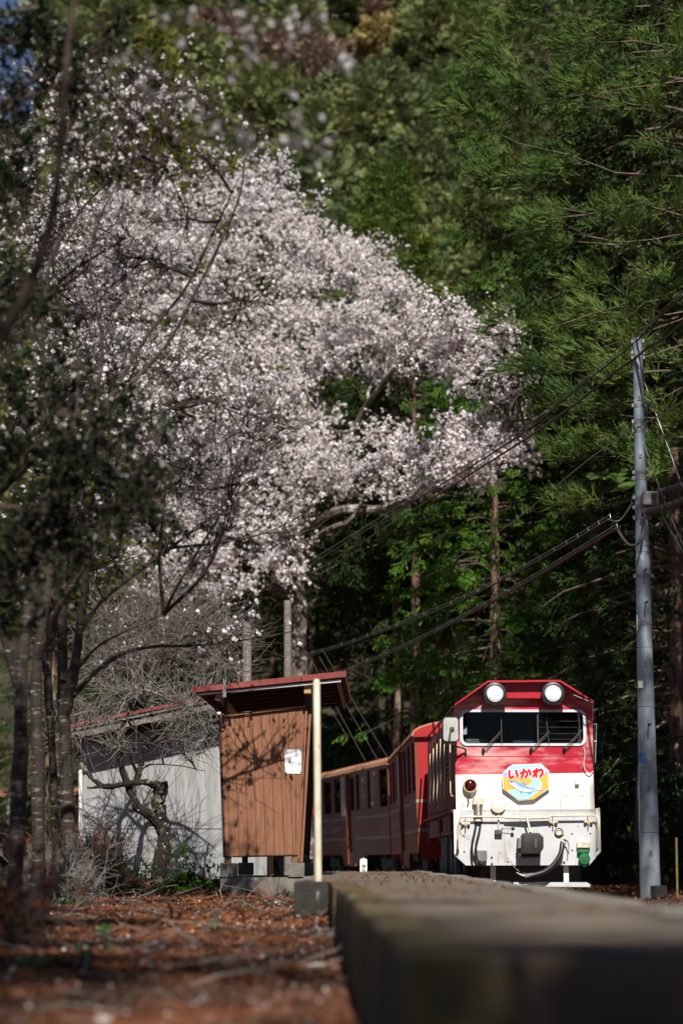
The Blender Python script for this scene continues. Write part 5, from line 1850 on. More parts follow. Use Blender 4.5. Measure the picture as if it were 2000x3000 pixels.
# hillside: crowns built as lumpy shells of sprays
def shell_arrays(H, cb, rad, tmpl, size, seed, nl, ns, kind='cone', lump=.85):
    r = np.random.default_rng(seed)
    pos, dr, sz = [], [], []
    for i in range(nl):
        t = ((i + r.uniform(0, 1)) / nl)
        if kind == 'cone':
            t = 1 - (1 - t) ** .5 if False else t ** 1.15
            z = cb + (H - cb) * t
            rr = rad * (1 - t) ** .8
        else:
            ph = math.acos(1 - 1.6 * t)
            z = (cb + H) / 2 + (H - cb) / 2 * math.cos(ph)
            rr = rad * math.sin(ph)
        a = i * 2.39996 + r.normal(0, .4)
        rr *= r.uniform(.72, 1.12)
        c = np.array([rr * math.cos(a), rr * math.sin(a), z])
        R_ = lump * (r.uniform(.7, 1.25)) * (.55 + .45 * (1 - t if kind == 'cone' else 1))
        v = nrm(r.normal(0, 1, (ns, 3)) + np.array([math.cos(a) * .9, math.sin(a) * .9, .55]))
        pos.append(c + v * R_ * np.array([1, 1, .6]) * r.uniform(.6, 1, (ns, 1)))
        dr.append(v * .9 + np.array([math.cos(a) * .4, math.sin(a) * .4, .1]) + r.normal(0, .35, (ns, 3)))
        sz.append(size * r.uniform(.6, 1.2, ns))
    return sprays(tmpl, np.concatenate(pos), np.concatenate(dr), np.concatenate(sz), r, .8)


def shell_tree(name, label, base, H, cb, rad, tmpl, size, lm, seed, nl, ns, group=None, trunk_r=.2, kind='cone', lump=.85, z=None):
    z = gz(base[0], base[1]) if z is None else z
    t = thing(name, label, 'tree', (base[0], base[1], z), 0, group)
    trunk_mb(H * .9, trunk_r, seed).build('trunk', M['bark_conifer'], t, local=True, smooth=True)
    V, F = shell_arrays(H, cb, rad, tmpl, size, seed, nl, ns, kind, lump)
    mesh_np('crown', V, [F], lm, t, local=True)['kind'] = 'stuff'
    return t


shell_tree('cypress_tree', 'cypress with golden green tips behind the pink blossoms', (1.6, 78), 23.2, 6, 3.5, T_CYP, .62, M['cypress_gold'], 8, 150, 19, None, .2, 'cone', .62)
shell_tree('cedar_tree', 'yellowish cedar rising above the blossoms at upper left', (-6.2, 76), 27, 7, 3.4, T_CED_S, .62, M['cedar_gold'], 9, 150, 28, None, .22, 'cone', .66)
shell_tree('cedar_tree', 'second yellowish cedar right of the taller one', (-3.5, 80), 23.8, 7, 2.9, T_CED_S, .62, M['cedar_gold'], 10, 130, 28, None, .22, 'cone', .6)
hp = (('hill_cedar', 'pointed light green conifer on the far hillside', 'pointed cedars of the far hillside', 9.5, .4, 2.5, T_CYP_S, .75, M['hill_green'], 'cone', .95),
      ('hill_cedar', 'deep green rounded crown on the far hillside', 'deep green conifers of the far hillside', 9, .4, 2.6, T_CYP_S, .75, M['hill_deep'], 'dome', .95),
      ('hill_broadleaf', 'low rounded light green tree on the far hillside', 'rounded trees of the far hillside', 6.5, .3, 3.0, T_CYP_S, .75, M['hill_green'], 'dome', 1.0))
protos = {}
yv = 98.0
while yv < 238:
    xv = -.14 * yv
    while xv < .15 * yv:
        x, y = xv + random.uniform(-1.7, 1.7), yv + random.uniform(-2, 2)
        xv += 4.4
        el = (y - 84) * .6 / y
        py = 2518 - FP * (el + 8 / y)
        az_ = x / y
        if py > 1250 or py < -900:
            continue
        pxx, pyy = 1000 + FP * az_, 2518 - FP * (el + 11 / y)
        if any(abs(pxx - kx) < kr and kd - 27 < y < kd + 2 and pyy < ky + 50 for kx, ky, kd, kr in ((1200, 175, 190, 110), (870, 215, 178, 110), (1060, 110, 200, 90), (610, 130, 185, 80))):
            continue
        if az_ < -.118 and (y - 84) * .6 / y > .27:
            continue
        u = random.random()
        k = 0 if u < .42 else (1 if u < .72 else 2)
        if k not in protos:
            nm, lab, grp, H, cb, rad, tm, sz, lm, kd, lu = hp[k]
            protos[k] = shell_tree(nm, lab, (x, y), H, cb, rad, tm, sz, lm, 50 + k, 60, 34, grp, .2, kd, lu)
        else:
            place_copy(protos[k], protos[k]['label'], (x, y), random.uniform(.7, 1.2), random.uniform(0, 6.28), protos[k]['group'])
    yv += 5.4
for (px, py, d, lm, lab, s_) in ((1200, 175, 190, 'hill_ochre', 'ochre budding tree high on the far hillside', 1.05), (870, 215, 178, 'hill_brown', 'bare reddish brown tree on the far hillside', .95), (1060, 110, 200, 'hill_brown', 'brown tree beside the ochre one on the hillside', .8), (610, 130, 185, 'hill_brown', 'small brown tree left of the bare one on the hillside', .7)):
    q = P(px, py, d)
    zg = gz(q.x, d)
    H = q.z - zg + 2.6 * s_
    shell_tree('hill_broadleaf', lab, (q.x, d), H, max(H - 5.5 * s_, .5), 4.0 * s_, T_CYP_S, .75, M[lm], px, 60, 26, None, .2, 'dome', .9, zg)


# ------------------------------------------------------------------ blossoming trees
def crown_from_blobs(t, blobs, anchors, seed, nsub, ntw, nfl, fsize, petal, limb_mat, twig_mat, limb_r=.05, twl=(.25, .6), bud=None, twr=.004, templ=None, name='blossom', updir=.25, roll=3.0, depth_f=.6):
    r = np.random.default_rng(seed)
    st, fl, fd = [], [], []
    anchors = np.array([list(a)[:3] for a in anchors])
    for (px, py, rx, ry, d, w_) in blobs:
        C = np.array(P(px, py, d))
        ax, az_ = rx * d / FP, ry * d / FP
        ay = depth_f * (ax + az_)
        A = anchors[np.argmin(np.linalg.norm(anchors - C, axis=1) + .8 * np.maximum(anchors[:, 2] - C[2], 0))]
        mid = (A + C) / 2 + r.normal(0, .08, 3) * np.linalg.norm(C - A) + np.array([0, 0, -.06 * np.linalg.norm(C - A)])
        S = smooth_path([A, mid, C, C + (C - mid) * .4], 5)
        MB().tube([Vector(q) for q in S], list(np.linspace(limb_r, limb_r * .25, len(S))), 6).build('limb', limb_mat, t, smooth=True)
        n_ = max(2, int(nsub * w_))
        v = r.normal(0, 1, (n_, 3))
        v = nrm(v) * (r.uniform(0, 1, (n_, 1)) ** .45)
        tg = C + v * np.array([ax, ay, az_])
        s_ = S[r.integers(len(S) // 3, len(S), n_)]
        dv = tg - s_
        L = np.linalg.norm(dv, axis=1)
        V, F, pts = twig_chains(s_, dv, L * 1.05, 4, twr * 2.6, twr * 1.2, r, .22, .02)
        st.append((V, F))
        base = pts[:, 1:, :].reshape(-1, 3)
        dirb = np.repeat(dv, 4, axis=0)
        rep = np.repeat(np.arange(len(base)), ntw)
        b2 = base[rep]
        d2 = nrm(dirb[rep]) * .7 + r.normal(0, .65, (len(rep), 3)) + np.array([0, 0, updir])
        L2 = r.uniform(*twl, len(rep))
        V, F, pt2 = twig_chains(b2, d2, L2, 2, twr, twr * .5, r, .3, .05)
        st.append((V, F))
        if nfl:
            m = r.poisson(nfl, len(rep))
            ix = np.repeat(np.arange(len(rep)), m)
            if len(ix):
                tt = r.uniform(.1, 1, len(ix)) * 2
                i0 = np.minimum(tt.astype(int), 1)
                f = (tt - i0)[:, None]
                p = pt2[ix, i0] * (1 - f) + pt2[ix, i0 + 1] * f
                fl.append(p + r.normal(0, fsize * .5, p.shape))
                fd.append(d2[ix])
    V, F = cat_parts(st)
    mesh_np('twigs', V, [F], twig_mat, t)['kind'] = 'stuff'
    if fl:
        fl, fd = np.concatenate(fl), np.concatenate(fd)
        fl = np.asarray(fl)
        k = templ or T_FLO
        sz = fsize * np.clip(r.lognormal(-.08, .34, len(fl)), .4, 1.9)
        V, F = sprays(k, fl, fd + r.normal(0, .4, fd.shape), sz, r, roll)
        mesh_np(name, V, [F], petal, t)['kind'] = 'stuff'
        if bud is not None:
            q = r.integers(0, len(fl), len(fl) // 4)
            V, F = sprays(T_LEAF, fl[q] + r.normal(0, fsize * .6, (len(q), 3)), fd[q], sz[q] * .6, r, 3.0)
            mesh_np('young_leaves', V, [F], bud, t)['kind'] = 'stuff'


# the big pink cherry behind the shelter
q = P(885, 2500, 58)
ch = thing('cherry_tree', 'large pink cherry in full bloom spreading behind the shelter roof', 'tree', (q.x, 58, gz(q.x, 58)))
mb = MB()
anch = []
r = np.random.default_rng(77)
S = limb_px(mb, [(893, 2560, 58.00, 70), (885, 2300, 58.00, 62), (876, 2000, 58.00, 58), (872, 1750, 58.00, 52), (885, 1600, 58.00, 44), (860, 1400, 58.62, 34), (800, 1150, 59.85, 26), (740, 900, 60.47, 18), (700, 700, 61.70, 10)], 12, 4, .1, r)
anch += [S[i] for i in range(12, len(S), 2)]
for L in ([(880, 1560, 58.00, 34), (980, 1500, 57.38, 30), (1120, 1490, 56.76, 28), (1230, 1450, 53.68, 24), (1330, 1420, 51.21, 18), (1440, 1380, 47.4, 12), (1560, 1330, 46.4, 7)],
          [(872, 1650, 58.00, 30), (950, 1560, 57.38, 20), (1030, 1520, 57.26, 14), (1075, 1440, 56.76, 10)],
          [(878, 1500, 58.00, 32), (980, 1350, 57.38, 24), (1080, 1180, 56.76, 18), (1180, 1060, 54.30, 12), (1300, 1010, 51.21, 9), (1420, 1040, 48.74, 6)],
          [(870, 1450, 58.62, 30), (700, 1350, 58.00, 22), (560, 1280, 56.76, 16), (420, 1240, 56.76, 10)],
          [(850, 1380, 58.62, 26), (950, 1100, 58.62, 20), (1010, 900, 59.23, 14), (1040, 780, 59.23, 8)],
          [(800, 1150, 59.85, 20), (600, 950, 60.47, 16), (430, 780, 61.70, 10), (320, 660, 62.93, 6)],
          [(875, 1750, 58.00, 32), (760, 1720, 56.76, 24), (640, 1760, 56.15, 18), (560, 1800, 55.53, 12)],
          [(872, 1700, 58.00, 24), (760, 1620, 56.76, 18), (700, 1560, 56.76, 12), (620, 1500, 56.76, 8)]):
    S = limb_px(mb, L, 8, 4, .12, r)
    anch += [S[i] for i in range(2, len(S), 2)]
mb.build('trunk', M['bark_pink'], ch, smooth=True)
PB = [(330, 640, 190, 105, 62.93, 1.20), (520, 640, 200, 115, 62.32, 1.30), (690, 590, 170, 95, 61.70, 1.10), (800, 545, 110, 70, 61.08, 0.70), (640, 780, 220, 110, 60.47, 1.30), (840, 690, 190, 100, 60.47, 1.20), (980, 745, 170, 90, 59.85, 1.00),
      (1090, 790, 120, 80, 59.23, 0.70), (900, 840, 200, 90, 59.23, 1.10), (1080, 920, 180, 95, 58.00, 1.10), (1190, 940, 110, 70, 57.38, 0.60), (960, 990, 190, 75, 58.00, 1.00), (1150, 1020, 160, 70, 57.38, 0.58), (1290, 1030, 130, 70, 48.50, 0.58),
      (1400, 1060, 110, 80, 46.60, 0.50), (1480, 1110, 70, 70, 46.60, 0.32), (460, 820, 200, 110, 59.23, 1.10), (250, 780, 170, 110, 60.47, 0.90), (760, 990, 200, 90, 58.62, 1.00), (560, 1000, 200, 100, 58.62, 1.00), (360, 980, 180, 110, 59.23, 0.80),
      (860, 1130, 190, 70, 57.38, 0.65), (660, 1160, 190, 85, 57.75, 0.65), (780, 1260, 200, 75, 57.01, 0.72), (960, 1290, 170, 70, 56.52, 0.65), (1110, 1340, 160, 70, 53.06, 0.65), (1010, 1390, 150, 55, 55.78, 0.50), (1240, 1370, 130, 60, 48.50, 0.58),
      (1340, 1310, 110, 65, 46.60, 0.50), (1440, 1290, 90, 55, 46.60, 0.36), (860, 1390, 140, 60, 56.27, 0.50), (700, 1400, 170, 80, 56.76, 0.58), (560, 1430, 160, 80, 56.76, 0.50), (830, 1540, 100, 60, 56.27, 0.36), (700, 1560, 130, 80, 56.52, 0.50), (810, 1640, 90, 55, 56.15, 0.32),
      (560, 1590, 140, 70, 56.76, 0.40), (440, 1480, 150, 90, 57.38, 0.36), (420, 1250, 150, 100, 58.00, 0.43), (680, 1690, 110, 45, 56.15, 0.29), (480, 1680, 130, 60, 56.76, 0.29)]
PB += [(1330, 960, 110, 55, 46.8, .5), (1450, 1050, 90, 60, 46.4, .45), (1510, 1150, 60, 50, 46.2, .25), (1400, 1370, 100, 35, 46.2, .35), (1500, 1330, 70, 35, 46, .25)]
PT = []
rq = np.random.default_rng(5)
for (px, py, rx, ry, d, w_) in PB:
    if py < 820:
        PT += [(px, py - ry * .3, rx, ry * .6, d, w_ * .55), (px, py + ry * .45, rx, ry * .5, d - .4, w_ * .45)]
    else:
        for k in (-.85, 0., .85):
            PT.append((px + rq.uniform(-.25, .25) * rx, py + k * ry, rx * rq.uniform(.75, 1.1), ry * .17, d + rq.uniform(-.8, .8), w_ * .40))
crown_from_blobs(ch, PT, anch, 78, 32, 3, 5.0, .051, M['petal_pink'], M['bark_pink'], M['twig_dark'], limb_r=.040, twl=(.25, .6), twr=.0055, bud=None, updir=.12, depth_f=.75, templ=T_FLO4)

# the slimmer white cherries on the left, nearer
def cherry(label, base, limbs, blobs, seed, nsub, ntw, nfl, fs, barkm='bark_cherry', limb_r=.02, twr=.0045, wb=.06, nside=10, group='slim white cherry trees at the left', name='cherry_tree', twl=(.25, .7)):
    q = P(base[0], base[1], base[2])
    t = thing(name, label, 'tree', (q.x, q.y, gz(q.x, q.y)), 0, group)
    mb_ = MB()
    an = []
    rr = np.random.default_rng(seed)
    for L in limbs:
        S_ = limb_px(mb_, L, nside, 4, wb, rr)
        an += [S_[i] for i in range(len(S_) // 3, len(S_), 2)]
    mb_.build('trunk', M[barkm], t, smooth=True)
    if blobs:
        crown_from_blobs(t, blobs, an, seed + 1, nsub, ntw, nfl, fs, M['petal_white'], M[barkm], M['twig_dark'], limb_r=limb_r, twl=twl, twr=twr, bud=M['bud'], depth_f=.9)
    return t


cherry('mottled cherry trunk forking in two beside the tin shed', (195, 2600, 24),
       [[(205, 2640, 24, 46), (200, 2450, 24, 43), (196, 2280, 24, 40), (188, 2100, 24, 37), (182, 1900, 24, 30), (183, 1700, 24, 26), (190, 1500, 24.2, 22), (205, 1250, 24.5, 18), (190, 1000, 25, 14), (215, 760, 25, 9)],
        [(192, 2090, 24, 34), (210, 2000, 23.9, 32), (228, 1880, 23.8, 28), (245, 1750, 23.8, 24), (262, 1600, 23.8, 20), (262, 1480, 23.8, 17), (340, 1380, 23.6, 14), (350, 1250, 23.5, 11), (400, 1050, 23.5, 8)],
        [(215, 2040, 23.9, 16), (290, 1960, 24.2, 14), (360, 1915, 24.5, 12), (450, 1895, 24.8, 10), (560, 1892, 25.1, 8), (680, 1880, 25.3, 6), (860, 1850, 25.4, 3)],
        [(236, 1850, 23.8, 14), (300, 1760, 23.9, 12), (430, 1655, 24, 10), (560, 1560, 24.1, 9), (680, 1470, 24.2, 7), (820, 1390, 24.3, 4)], [(500, 1605, 24.05, 8), (640, 1590, 24.3, 7), (780, 1560, 24.5, 5), (900, 1500, 24.6, 3)],
        [(228, 1960, 23.8, 10), (280, 1900, 23.5, 8), (345, 1860, 23.2, 6), (480, 1800, 23, 3)]],
       [(300, 1080, 170, 130, 24, .9), (480, 1060, 150, 110, 23.6, .8), (420, 1250, 170, 110, 23.4, .8), (600, 1180, 150, 90, 23, .7), (560, 1380, 160, 80, 22.8, .6), (700, 1330, 130, 70, 22.4, .6), (650, 1500, 130, 60, 22.4, .4), (820, 1560, 100, 50, 24.5, .06), (790, 1855, 90, 22, 25.4, .07), (330, 880, 150, 120, 24.5, .7), (200, 980, 140, 130, 25, .7), (780, 1230, 110, 60, 22.4, .45), (480, 1480, 150, 70, 23, .3), (620, 1885, 90, 25, 25.2, .08)],
       201, 18, 3, 1.9, .036)
cherry('mottled straight cherry trunk left of the forked one', (115, 2620, 22.5),
       [[(112, 2680, 22.50, 44), (112, 2450, 22.50, 40), (110, 2200, 22.50, 36), (106, 1990, 22.50, 33), (128, 1800, 22.50, 29), (150, 1640, 22.60, 30), (160, 1450, 22.80, 24), (130, 1250, 23.00, 18), (120, 1000, 23.50, 14), (110, 750, 24.00, 9)],
        [(112, 1940, 22.50, 26), (150, 1820, 22.30, 22), (210, 1720, 22.10, 18), (260, 1640, 22.00, 14), (300, 1560, 22.00, 10)]],
       [(90, 700, 130, 130, 24.00, .8), (200, 640, 130, 110, 23.50, .7), (70, 900, 120, 120, 24.00, .6), (60, 480, 110, 110, 24.00, .6), (210, 820, 120, 110, 23.50, .5), (330, 720, 110, 90, 23.00, .5), (150, 1120, 130, 110, 23.50, .6), (90, 1300, 110, 100, 23.50, .5), (300, 1480, 110, 80, 22.50, .4)],
       211, 18, 3, 1.8, .033)
cherry('dark leaning cherry trunk nearest the left edge', (45, 2700, 19.5),
       [[(38, 2720, 19.50, 52), (48, 2480, 19.50, 47), (60, 2200, 19.50, 43), (62, 1950, 19.50, 39), (85, 1780, 19.60, 35), (120, 1620, 19.80, 34), (170, 1450, 20.00, 26), (260, 1280, 20.20, 19), (420, 1000, 20.50, 13), (540, 850, 20.60, 9), (620, 690, 20.60, 6), (700, 520, 20.50, 3)],
        [(60, 2050, 19.50, 24), (20, 1900, 19.40, 20), (-30, 1750, 19.30, 15)], [(230, 1330, 20.10, 13), (330, 1180, 20.30, 12), (480, 1020, 20.50, 11), (560, 880, 20.50, 9), (650, 700, 20.50, 8), (705, 560, 20.50, 6), (716, 420, 20.40, 4)], [(110, 1650, 19.80, 14), (150, 1300, 20.00, 12), (125, 1000, 20.00, 11), (150, 760, 20.00, 10), (250, 600, 20.00, 8), (330, 520, 20.00, 6)], [(170, 1450, 20.00, 12), (300, 1330, 20.00, 10), (420, 1230, 20.00, 9), (560, 1180, 20.00, 6), (690, 1150, 20.00, 4)],
        [(150, 1530, 19.90, 18), (225, 1330, 20.00, 14), (300, 1050, 20.00, 11), (265, 760, 20.00, 8), (330, 560, 20.00, 6), (440, 420, 20.00, 4)]],
       [(420, 360, 120, 70, 20.00, .45), (520, 280, 110, 60, 20.00, .4), (330, 480, 110, 80, 20.00, .4), (470, 480, 110, 60, 20.20, .4), (560, 640, 100, 70, 20.40, .3), (640, 500, 90, 60, 20.40, .3), (300, 260, 110, 70, 20.00, .35), (180, 330, 120, 90, 20.00, .5), (120, 240, 110, 70, 20.00, .35), (700, 880, 120, 90, 21.00, .5), (450, 760, 130, 90, 20.80, .5)],
       221, 16, 3, 1.6, .033, barkm='bark_cherry')
cherry('slender dark stem between the left cherry trunks', (160, 2600, 27),
       [[(165, 2640, 27, 27), (160, 2400, 27, 25), (150, 2150, 27, 22), (140, 1950, 27, 24), (170, 1780, 27, 20), (205, 1600, 27, 15), (250, 1400, 27.3, 10)], [(145, 2000, 27, 14), (90, 1850, 27, 12), (40, 1700, 27, 8)]],
       [(120, 1500, 120, 80, 27, .4), (330, 1640, 130, 70, 27, .35), (60, 1650, 100, 80, 27, .3)], 231, 16, 3, 1.2, .036)
# a bowed brown limb close to the camera with out-of-focus blossom
cherry('bowed brown cherry limb crossing the upper left, out of focus', (-200, 2900, 11.5),
       [[(-260, 2950, 11.5, 70), (-240, 2000, 11.5, 60), (-170, 1400, 11.5, 50), (-50, 1080, 11.5, 42), (60, 890, 11.5, 36), (130, 720, 11.5, 30), (165, 560, 11.5, 26), (182, 350, 11.5, 22), (202, 120, 11.5, 19), (225, -80, 11.5, 15), (240, -300, 11.5, 12)],
        [(150, 610, 11.5, 12), (260, 560, 11.4, 10), (380, 470, 11.3, 8), (520, 380, 11.2, 5), (640, 330, 11.1, 3)],
        [(202, 120, 11.5, 15), (330, 40, 11.3, 11), (480, -30, 11.2, 8), (640, -10, 11.1, 6), (800, 60, 11, 4), (960, 140, 11, 2)]],
       [(850, 95, 70, 30, 11, .35), (720, 105, 70, 40, 11, .3), (990, 175, 30, 30, 11, .18), (690, 180, 60, 40, 11, .2), (540, 50, 70, 40, 11.1, .2), (900, 375, 60, 30, 11, .18), (740, 425, 50, 25, 11, .18), (640, 330, 60, 40, 11.2, .2), (480, 300, 70, 50, 11.2, .25), (400, 170, 90, 50, 11.3, .25), (920, 440, 40, 25, 11, .1)],
       241, 14, 2, 1.1, .020, barkm='bark_near', limb_r=.004, twr=.0022, wb=.03, twl=(.08, .22), group='slim white cherry trees at the left')

# dark evergreen close at the left edge
q = P(-260, 2900, 15.5)
ev = thing('evergreen_tree', 'dark leafy evergreen close at the left edge, out of focus', 'tree', (q.x, 15.5, gz(q.x, 15.5)))
mb = MB()
an = []
r = np.random.default_rng(88)
for L in ([(-280, 2950, 15.50, 110), (-270, 2300, 15.50, 100), (-260, 1700, 15.50, 90), (-240, 1200, 15.50, 76), (-220, 600, 15.50, 56), (-190, 0, 15.50, 36), (-170, -400, 15.50, 16)],
          [(-260, 1800, 15.50, 50), (-120, 1560, 15.40, 36), (40, 1400, 15.30, 28), (130, 1310, 15.20, 22), (190, 1285, 15.20, 18), (260, 1300, 15.20, 10)],
          [(-250, 1500, 15.50, 44), (-60, 1480, 15.30, 28), (150, 1500, 15.20, 18), (350, 1480, 15.10, 9)],
          [(-230, 700, 15.50, 40), (-60, 420, 15.40, 26), (80, 260, 15.30, 14)], [(-200, 200, 15.50, 34), (-40, 60, 15.40, 22), (120, 20, 15.40, 12)],
          [(-260, 2000, 15.50, 40), (-120, 1850, 15.40, 26), (20, 1700, 15.30, 14)]):
    S = limb_px(mb, L, 10, 4, .04, r)
    an += [S[i] for i in range(3, len(S), 2)]
mb.build('trunk', M['bark_near'], ev, smooth=True)
EB = [(90, 60, 110, 50, 15.40, .4), (230, 250, 80, 40, 15.30, .25), (60, 400, 90, 50, 15.40, .3), (100, 900, 80, 40, 15.40, .25), (230, 1080, 80, 35, 15.30, .2), (330, 1320, 90, 40, 15.20, .3), (470, 1400, 60, 30, 15.10, .15), (200, 1640, 110, 40, 15.30, .3), (100, 1740, 100, 40, 15.30, .25), (30, 120, 120, 60, 15.40, .5), (170, 190, 90, 50, 15.30, .35), (20, 300, 90, 60, 15.40, .4), (10, 560, 70, 110, 15.50, .35), (-20, 850, 70, 130, 15.50, .4), (60, 1000, 90, 50, 15.40, .3), (30, 1120, 90, 70, 15.40, .5), (150, 1190, 110, 50, 15.30, .4), (60, 1330, 120, 80, 15.30, .6), (240, 1340, 120, 50, 15.20, .45), (370, 1400, 90, 45, 15.10, .35), (200, 1450, 130, 60, 15.20, .5),
      (100, 1560, 130, 60, 15.30, .5), (310, 1540, 110, 50, 15.20, .4), (20, 1640, 100, 60, 15.40, .4), (420, 1490, 70, 35, 15.10, .2), (-20, 1850, 80, 110, 15.40, .3), (290, 110, 50, 50, 15.30, .15), (430, 1290, 60, 35, 15.10, .15), (310, 1230, 70, 40, 15.20, .2)]
crown_from_blobs(ev, EB, an, 89, 16, 3, 1.2, .080, M['dark_leaf'], M['bark_near'], M['twig_dark'], limb_r=.012, twl=(.1, .26), twr=.0035, templ=T_LEAF, name='foliage', depth_f=.7)

# ------------------------------------------------------------------ gnarled plum tree and bare thicket
D = 31.9
q = P(468, 2590, D)
pm = thing('plum_tree', 'gnarled bare plum tree with lichen-spotted limbs against the tin shed', 'tree', (q.x, D, gz(q.x, D)))
mb = MB()
r = np.random.default_rng(91)
an = []
PL = [[(468, 2640, D, 58), (468, 2550, D, 50), (481, 2470, D, 46), (472, 2402, D, 42), (464, 2350, D, 40), (472, 2312, D, 40), (478, 2296, D, 30)],
      [(472, 2316, D, 24), (450, 2300, D - .1, 24), (425, 2292, D - .2, 19), (362, 2298, D - .3, 16), (305, 2304, D - .35, 17), (264, 2274, D - .3, 14), (238, 2236, D - .2, 12), (217, 2168, D, 8), (225, 2100, D, 5)],
      [(476, 2440, D, 30), (448, 2400, D - .1, 30), (404, 2363, D - .2, 27), (381, 2317, D - .2, 24), (362, 2266, D - .1, 20), (351, 2210, D, 17), (353, 2146, D, 14), (375, 2098, D, 12), (385, 2075, D, 7)],
      [(384, 2325, D - .1, 18), (404, 2274, D, 19), (413, 2240, D + .1, 17), (430, 2180, D + .1, 14), (468, 2146, D, 12), (510, 2121, D - .1, 9), (560, 2110, D - .2, 6), (640, 2140, D - .3, 3)],
      [(430, 2185, D + .1, 11), (405, 2150, D, 9), (383, 2125, D, 8), (370, 2098, D - .1, 7)], [(356, 2215, D, 11), (336, 2193, D - .1, 10), (272, 2172, D - .2, 9), (225, 2163, D - .3, 7), (190, 2120, D - .3, 4)],
      [(405, 2270, D, 10), (385, 2222, D - .15, 9), (400, 2190, D - .2, 6)], [(305, 2306, D - .35, 9), (268, 2308, D - .4, 8), (255, 2307, D - .4, 5)], [(418, 2250, D, 8), (450, 2240, D - .2, 5), (530, 2245, D - .4, 3), (600, 2260, D - .5, 2)]]
for L in PL:
    S = limb_px(mb, L, 9, 5, .10, r)
    an += [S[i] for i in range(4, len(S), 3)]
mb.build('trunk', M['bark_lichen'], pm, smooth=True)
TB = [(300, 2080, 130, 90, 31.6, .9), (420, 2030, 150, 110, 31.6, 1.1), (550, 2080, 130, 80, 31.4, 1.0), (610, 2150, 80, 80, 31.2, .6), (220, 2150, 80, 70, 31.5, .6), (480, 2140, 100, 60, 31.4, .6), (350, 2180, 90, 60, 31.5, .5), (560, 2220, 80, 60, 31.2, .4)]
crown_from_blobs(pm, TB, an, 92, 11, 3, 0, .02, None, M['bark_lichen'], M['twig_grey'], limb_r=.014, twl=(.2, .7), twr=.0046, updir=.2)
q = P(520, 2560, 38)
bt = thing('bare_tree', 'pale grey thicket of bare twigs above the tin shed roof', 'tree', (q.x, 38, gz(q.x, 38)))
mb = MB()
an = []
for L in ([(520, 2580, 38, 34), (510, 2200, 38, 28), (490, 2050, 38, 22), (470, 1900, 38, 14)], [(515, 2250, 38, 22), (580, 2080, 38, 16), (640, 1950, 37.8, 10)], [(505, 2150, 38, 20), (400, 2020, 38, 14), (330, 1920, 38, 9)]):
    S = limb_px(mb, L, 8, 4, .08, r)
    an += [S[i] for i in range(6, len(S), 2)]
mb.build('trunk', M['bark_lichen'], bt, smooth=True)
TB = [(330, 1830, 120, 90, 38, .9), (450, 1790, 130, 90, 38, 1.1), (560, 1830, 120, 80, 38, 1.0), (640, 1920, 90, 70, 37.8, .8), (380, 1930, 130, 80, 37.8, 1.0), (500, 1930, 130, 80, 37.8, 1.0), (290, 1950, 90, 80, 37.8, .7), (620, 1830, 80, 60, 38, .5), (700, 1960, 60, 40, 37.6, .3)]
crown_from_blobs(bt, TB, an, 94, 13, 4, .14, .032, M['petal_white'], M['twig_grey'], M['twig_grey'], limb_r=.014, twl=(.3, 1.0), twr=.0042, updir=.4)


# ------------------------------------------------------------------ bushes and saplings
def twig_bush(name, label, px, py, d, rx, ry, n, m, seed, rad=.004, leafm=None, nleaf=0, leaf=T_CED_S, lsize=.2):
    q = P(px, py, d)
    zb = gz(q.x, d)
    t = thing(name, label, 'bush', (q.x, d, zb))
    rr = np.random.default_rng(seed)
    ax, az_ = rx * d / FP, ry * d / FP
    s_ = np.stack([rr.normal(q.x, ax * .25, n), rr.normal(d, ax * .25, n), np.full(n, zb - .05)], 1)
    a = rr.uniform(0, 6.283, n)
    dv = np.stack([np.cos(a) * ax * rr.uniform(.1, 1, n), np.sin(a) * ax * rr.uniform(.1, 1, n), az_ * 2 * rr.uniform(.5, 1, n)], 1)
    V, F, pts = twig_chains(s_, dv, np.linalg.norm(dv, axis=1), 5, rad * 1.6, rad * .8, rr, .25, .05)
    b = pts[:, 2:, :].reshape(-1, 3)
    rep = np.repeat(np.arange(len(b)), 3)
    d2 = rr.normal(0, .7, (len(rep), 3)) + nrm(np.repeat(dv, 4, 0)[rep]) * .6
    V2, F2, p2 = twig_chains(b[rep], d2, rr.uniform(.1, .32, len(rep)), 2, rad * .8, rad * .4, rr, .35, 0)
    Va, Fa = cat_parts([(V, F), (V2, F2)])
    mesh_np('twigs', Va, [Fa], m, t)['kind'] = 'stuff'
    if leafm is not None:
        k = rr.integers(0, len(p2), nleaf)
        V, F = sprays(leaf, p2[k, 2], d2[k], lsize * rr.uniform(.6, 1.2, nleaf), rr, 1.5)
        mesh_np('foliage', V, [F], leafm, t)['kind'] = 'stuff'
    return t


twig_bush('dry_bush', 'dry reddish twiggy bush in front of the shed downpipe', 255, 2600, 26.5, 120, 105, 150, M['twig_red'], 301, .0042, M['rust_needle'], 40, T_CED_S, .12)
twig_bush('dry_bush', 'grey dry bush at the foot of the forked cherry', 170, 2630, 23, 120, 90, 110, M['twig_grey'], 302, .004)
twig_bush('dead_cedar_bush', 'blurred rusty dead cedar sprays at the left edge', 40, 2700, 14, 110, 130, 45, M['twig_dark'], 303, .004, M['rust_needle'], 120, T_CED_S, .11)
twig_bush('leafy_shrub', 'dark green leafy shrub under the gnarled plum tree', 335, 2600, 28.8, 70, 40, 60, M['twig_dark'], 304, .003, M['shrub_leaf'], 500, T_LEAF, .07)
twig_bush('leafy_shrub', 'small dark leafy sprig at the shed foot beside the shelter', 613, 2590, 29.5, 18, 30, 7, M['twig_dark'], 305, .003, M['dark_leaf'], 60, T_LEAF, .06)


